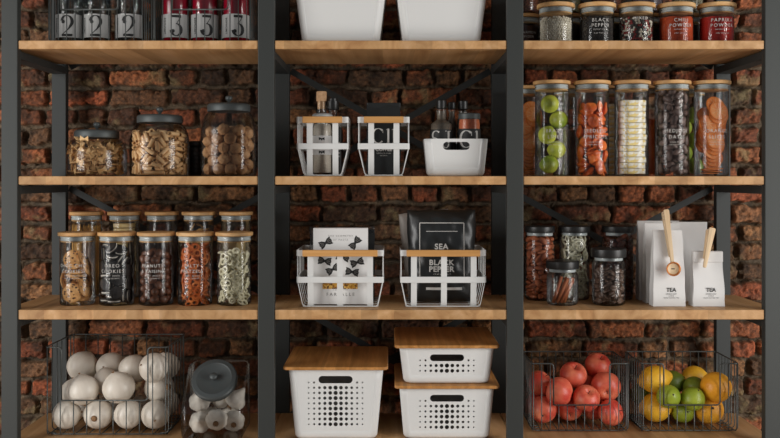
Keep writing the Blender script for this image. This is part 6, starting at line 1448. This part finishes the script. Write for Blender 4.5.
for k, (dx, dy, tx, ty, L) in enumerate(((-.028, -.02, .30, .1, .095), (-.012, -.028, .42, .0, .09), (.004, -.03, .48, .05, .088), (.018, -.022, .35, -.1, .092), (-.02, .0, .55, .1, .09), (.02, .01, .2, .1, .085), (0, .02, .35, -.2, .09))):
    V, F = [], []; n = 26
    for s_ in (0, 1):
        for i in range(n+1):
            a = 2*PI*1.7*i/n; r = .0065 - .0032*i/n; V.append((r*math.cos(a), r*math.sin(a), s_*L))
    for i in range(n): F.append((i, i+1, n+2+i, n+1+i))
    o = mk('cinnamon_stick', (V, F), M['cinnamon'], None, True, (x + dx*.8 - .012, .140 + dy*.75, Z3+.0075), (ty*.3, tx, 0)); so = o.modifiers.new('bark', 'SOLIDIFY'); so.thickness = .0012
    label(o, 'cinnamon stick leaning in the smallest black lidded jar', 'cinnamon', 'cinnamon sticks in the jar')

# ---- paper tea bags, clip scoops
def tea_bag(lab, x, y, w, d, h, rot=0, tops=None, text=True, fold=False, mt='paper', seed=1, wt=None):
    t, o = bag('paper_bag', lab, (x, y, Z3+.0002), w, d, h, M[mt], wt, seed=seed, rotz=rot, crumple=.0014, topd=.009)
    if text:
        mk('lettering', stand(merge(sc2(text_vf('TEA', .0195, 0, .0003, .95), 1, .006, .056), sc2(text_vf('GREEN LEAF', .0062, 0, 0, 1.1), 1, .006, .0425), sc2(text_vf('LOOSE', .0055, 0, 0, 1.1), 1, .006, .036), sc2(text_vf('HAND PACKED TEA', .0055, 0, 0, 1.1), 1, .006, .029)), -d/2-.0016), M['ink'], t)
    return t
kq = 3.08/900
tea_bag('tall white paper bag printed TEA with a scoop clipped on its front', X(668, 3.09/900), .105, .111, .048, .260, text=True, wt=.099)
t = tea_bag('short white paper bag printed TEA with folded top and wooden clip', X(707.5, 3.09/900), .105, .108, .050, .188, text=True, seed=4, wt=.100)
bev(mk('folded_top', box(-.0515, .0515, -.017, -.0075, .150, .188), M['paper'], t), .003)
tea_bag('plain white paper bag directly behind the scooped bag, shifted left', X(661, 3.19/900), .185, .125, .05, .280, text=False, seed=6)
tea_bag('broad plain white paper bag at the back left of the tea bags', X(657, 3.27/900), .262, .150, .05, .285, text=False, seed=7)
tea_bag('plain white paper bag behind the gap between the two printed bags', X(690, 3.22/900), .235, .125, .045, .282, text=False, seed=9, mt='paper')
def scoop_clip(lab, p, q, bowl=True, flip=1):
    """wooden clip: two long jaws with a spring, one ending in a round scoop"""
    p, q = Vector(p), Vector(q); t = thing('clip_scoop' if bowl else 'wooden_clip', lab, 'clip', tuple(q)); d = p - q; L = d.length
    rot = Vector((0, 0, 1)).rotation_difference(d.normalized())
    def jaw(w0, w1, y0, y1, z0, z1, nm, mt):
        R = [[(x_, y_, z_) for x_, y_ in ((-w/2, yy-.0035), (w/2, yy-.0035), (w/2, yy+.0035), (-w/2, yy+.0035))] for w, yy, z_ in ((w0*.7, y0, z0), (w0, y0, z0+.004), (w1, y1, z1-.006), (w1*.9, y1, z1-.002), (w1*.5, y1, z1))]
        o = mk(nm, loft(R), mt, t, False, None, rot); bev(o, .002, 3); return o
    jaw(.012, .0195 if bowl else .023, 0, -.008, 0, L, 'front_jaw', M['palewood'])
    jaw(.012, .0195 if bowl else .023, .014, .017, .03, L-.006, 'rear_jaw', M['palewood'])
    mk('spring', tube([(.006*math.cos(a*.7), .005 + .009*math.sin(a*.7), L*.8 + .0012*a) for a in range(30)], .0012, 5), M['copper'], t, True, None, rot)
    if bowl:
        b = mk('scoop_bowl', lathe([(.010, -.010), (.017, -.009), (.0225, -.003), (.0245, .004), (.0245, .007), (.0215, .007), (.0195, .003), (.015, -.002), (.001, -.003)], 36, True, True), M['copper'], t, True, (0, -.004, -.010), (PI/2, 0, 0))
        mk('scoop_inside', lathe([(.0185, .002), (.012, -.0015), (.001, -.0018)], 30, False, True), M['palewood'], b, True)
        mk('engraved_mark', mv(merge(box(-.005, -.001, -.002, .002, -.0014, -.0008), box(.001, .005, -.002, .002, -.0014, -.0008)), 0, 0, 0), M['ink'], b)
    return t
kf = 3.055/900
ZP = lambda py, k: CAMZ - (py-180)*k
scoop_clip('long pale wooden clip ending in a round copper scoop, on the tall tea bag', (X(667.3, kf), .084, ZP(209.8, kf)), (X(672.8, kf), .062, ZP(266, kf)))
scoop_clip('plain pale wooden clip on the folded short tea bag', (X(713.0, kf), .074, ZP(228, kf)), (X(705, kf), .066, ZP(268, kf)), False)

# ---- shelf 4: fruit baskets
wire_basket('dark wire basket of red apples with cut out front', .491, .828, .13, .35, Z4, .241, .567, .762, .097, .0298)
wire_basket('dark wire basket of lemons, oranges and limes with cut out front', .873, 1.210, .13, .35, Z4, .241, .950, 1.146, .097, .0298)
def apple(lab, s, rot):
    r = s[3]; t = thing('red_apple', lab, 'apple', (s[0], s[1], s[2]), 0, 'red apples in the wire basket'); t.rotation_euler = rot
    def fn(p):
        rho = math.hypot(p.x, p.y)/r; k = 1 + .02*math.cos(5*math.atan2(p.y, p.x))*(p.z < 0)
        z = p.z*.92
        if p.z > 0: z -= .30*r*math.exp(-(rho/.24)**2)
        else: z += .14*r*math.exp(-(rho/.22)**2)
        tap = 1 + .05*p.z/r
        return (p.x*k*tap, p.y*k*tap, z)
    mk('fruit_body', ball(r, r, r, 36, 26, fn), M['apple'], t, True)
    mk('stem', tube([(0, 0, .62*r), (.02*r, 0, .8*r), (.07*r, 0, .98*r)], .0013, 6), M['stem'], t, True)
    mk('calyx', lathe([(.10*r, -.80*r), (.02*r, -.76*r)], 8), M['stem'], t)
AP = [(543, 418.7, 13.6, 0, 'apple in the bottom row at the left front corner', (-1.2, .5, 0)), (572, 420, 13.6, 0, 'apple in the bottom row, centre front, showing its calyx', (2.1, .2, 0)), (614.4, 418.3, 13.2, 0, 'apple in the bottom row at the right front corner', (.5, 1.2, 0)),
      (557.4, 393.7, 14.6, 0, 'apple in the middle row at the left with a yellow cheek', (-.3, -1.3, 0)), (585.5, 397.5, 13.4, 0, 'apple in the middle row at the centre, stem hollow upward', (.75, .1, 0)), (611.3, 389, 15, 0, 'largest apple, at the right resting above the notch', (1.9, .4, 0)),
      (572.6, 375, 13.6, 1, 'apple on top of the heap at the centre left', (.55, .1, 0)), (596, 368.6, 13, 2, 'darker apple on top at the back right', (.5, .2, 0)), (537, 384, 13, 1, 'shaded apple at the left behind the raised rim', (.2, .6, 0)),
      (533, 407, 12.5, 2, 'shaded apple low at the back left', (.2, .6, 0)), (592.7, 420.5, 12.2, 1, 'dark apple low between the centre and right apples', (.2, 1.6, 1)), (587, 383, 11.5, 2, 'small apple glimpsed behind the two centre apples', (.2, 1.6, 1))]
S = []
for a in AP: Y = (.188, .255, .30)[a[3]]; p = at(a[0], a[1], Y); S.append([p.x, p.y, p.z, a[2]*(3+Y)/900])
settle(S, .495, .824, .134, .346, Z4+.0115)
for s, a in zip(S, AP): apple(a[4], s, a[5])
def citrus(kind, lab, s, rot, el=1.0):
    r = s[3]; t = thing(kind, lab, 'fruit', (s[0], s[1], s[2]), 0, {'lemon': 'lemons', 'lime': 'limes', 'orange': 'oranges'}[kind] + ' in the wire basket'); t.rotation_euler = rot
    nip = {'lemon': .20, 'lime': .08, 'orange': 0}[kind]
    def fn(p):
        tt = p.z/r; z = p.z*el
        if abs(tt) > .86: z += math.copysign((abs(tt)-.86)/.14*nip*r, tt)
        if kind == 'orange' and tt > .96: z -= .02*r
        return (p.x*(1-.03*tt), p.y*(1-.03*tt), z)
    mk('fruit_body', ball(r, r, r, 36, 26, fn), M[s[4]], t, True)
    mk('stem_scar', mv(lathe([(.09*r, 0), (.07*r, .03*r), (.03*r, .02*r)], 10), 0, 0, r*(el+nip)-.02*r), M['stem'], t)
CT = [('lemon', 653.7, 378.5, 13.5, 1, 'lemon', 'lemon on top of the heap at the left', (.2, 1.35, .2), 1.12), ('lime', 675.4, 385.4, 12.2, 1, 'lime', 'dark green lime on top, right of the upper lemon', (.5, 1.0, .2), 1.0), ('lime', 695.5, 385.5, 10.8, 1, 'lime', 'shaded green lime in the back between lime and orange', (.2, 1.2, 1), 1.0),
      ('lemon', 693, 379, 12, 2, 'lemon', 'yellow lemon at the back behind the dark lime', (.2, 1.45, .5), 1.05), ('orange', 718.6, 392, 15, 0, 'orange', 'large yellow orange at the right above the notch', (.4, .9, 0), 1.0), ('lime', 666.4, 396.5, 11.6, 0, 'limey', 'yellow green lime in the middle row, second from the left', (1.2, .2, 0), 1.05),
      ('lime', 691, 398.6, 11.8, 0, 'limey', 'yellow green lime in the middle row at the centre', (.6, .3, 0), 1.0), ('lime', 645, 397.8, 11, 1, 'lime', 'shaded lime at the left behind the wires', (.6, 1.3, 0), 1.0), ('lemon', 659, 418.4, 14.3, 0, 'lemon', 'plump lemon in the bottom row at the left front', (.1, 1.5, .1), 1.06),
      ('lime', 687.2, 419, 11.8, 0, 'limey', 'light green lime in the bottom row between lemon and orange', (1.4, .3, 0), 1.0), ('orange', 710.7, 417.4, 14.4, 0, 'orange', 'orange in the bottom row at the right front with stem scar', (1.25, -.2, 0), 1.0), ('lemon', 676, 408, 12, 2, 'lemon', 'lemon hidden low at the back of the heap', (1.2, 1, 0), 1.0), ('orange', 706, 405, 13, 2, 'orange', 'orange hidden low at the back right of the heap', (1, 1, 0), 1.0)]
S = []
for a in CT: Y = (.188, .255, .30)[a[4]]; p = at(a[1], a[2], Y); S.append([p.x, p.y, p.z, a[3]*(3+Y)/900])
settle(S, .877, 1.206, .134, .346, Z4+.0115)
for s, a in zip(S, CT): citrus(a[0], a[6], s + [a[5]], a[7], a[8])
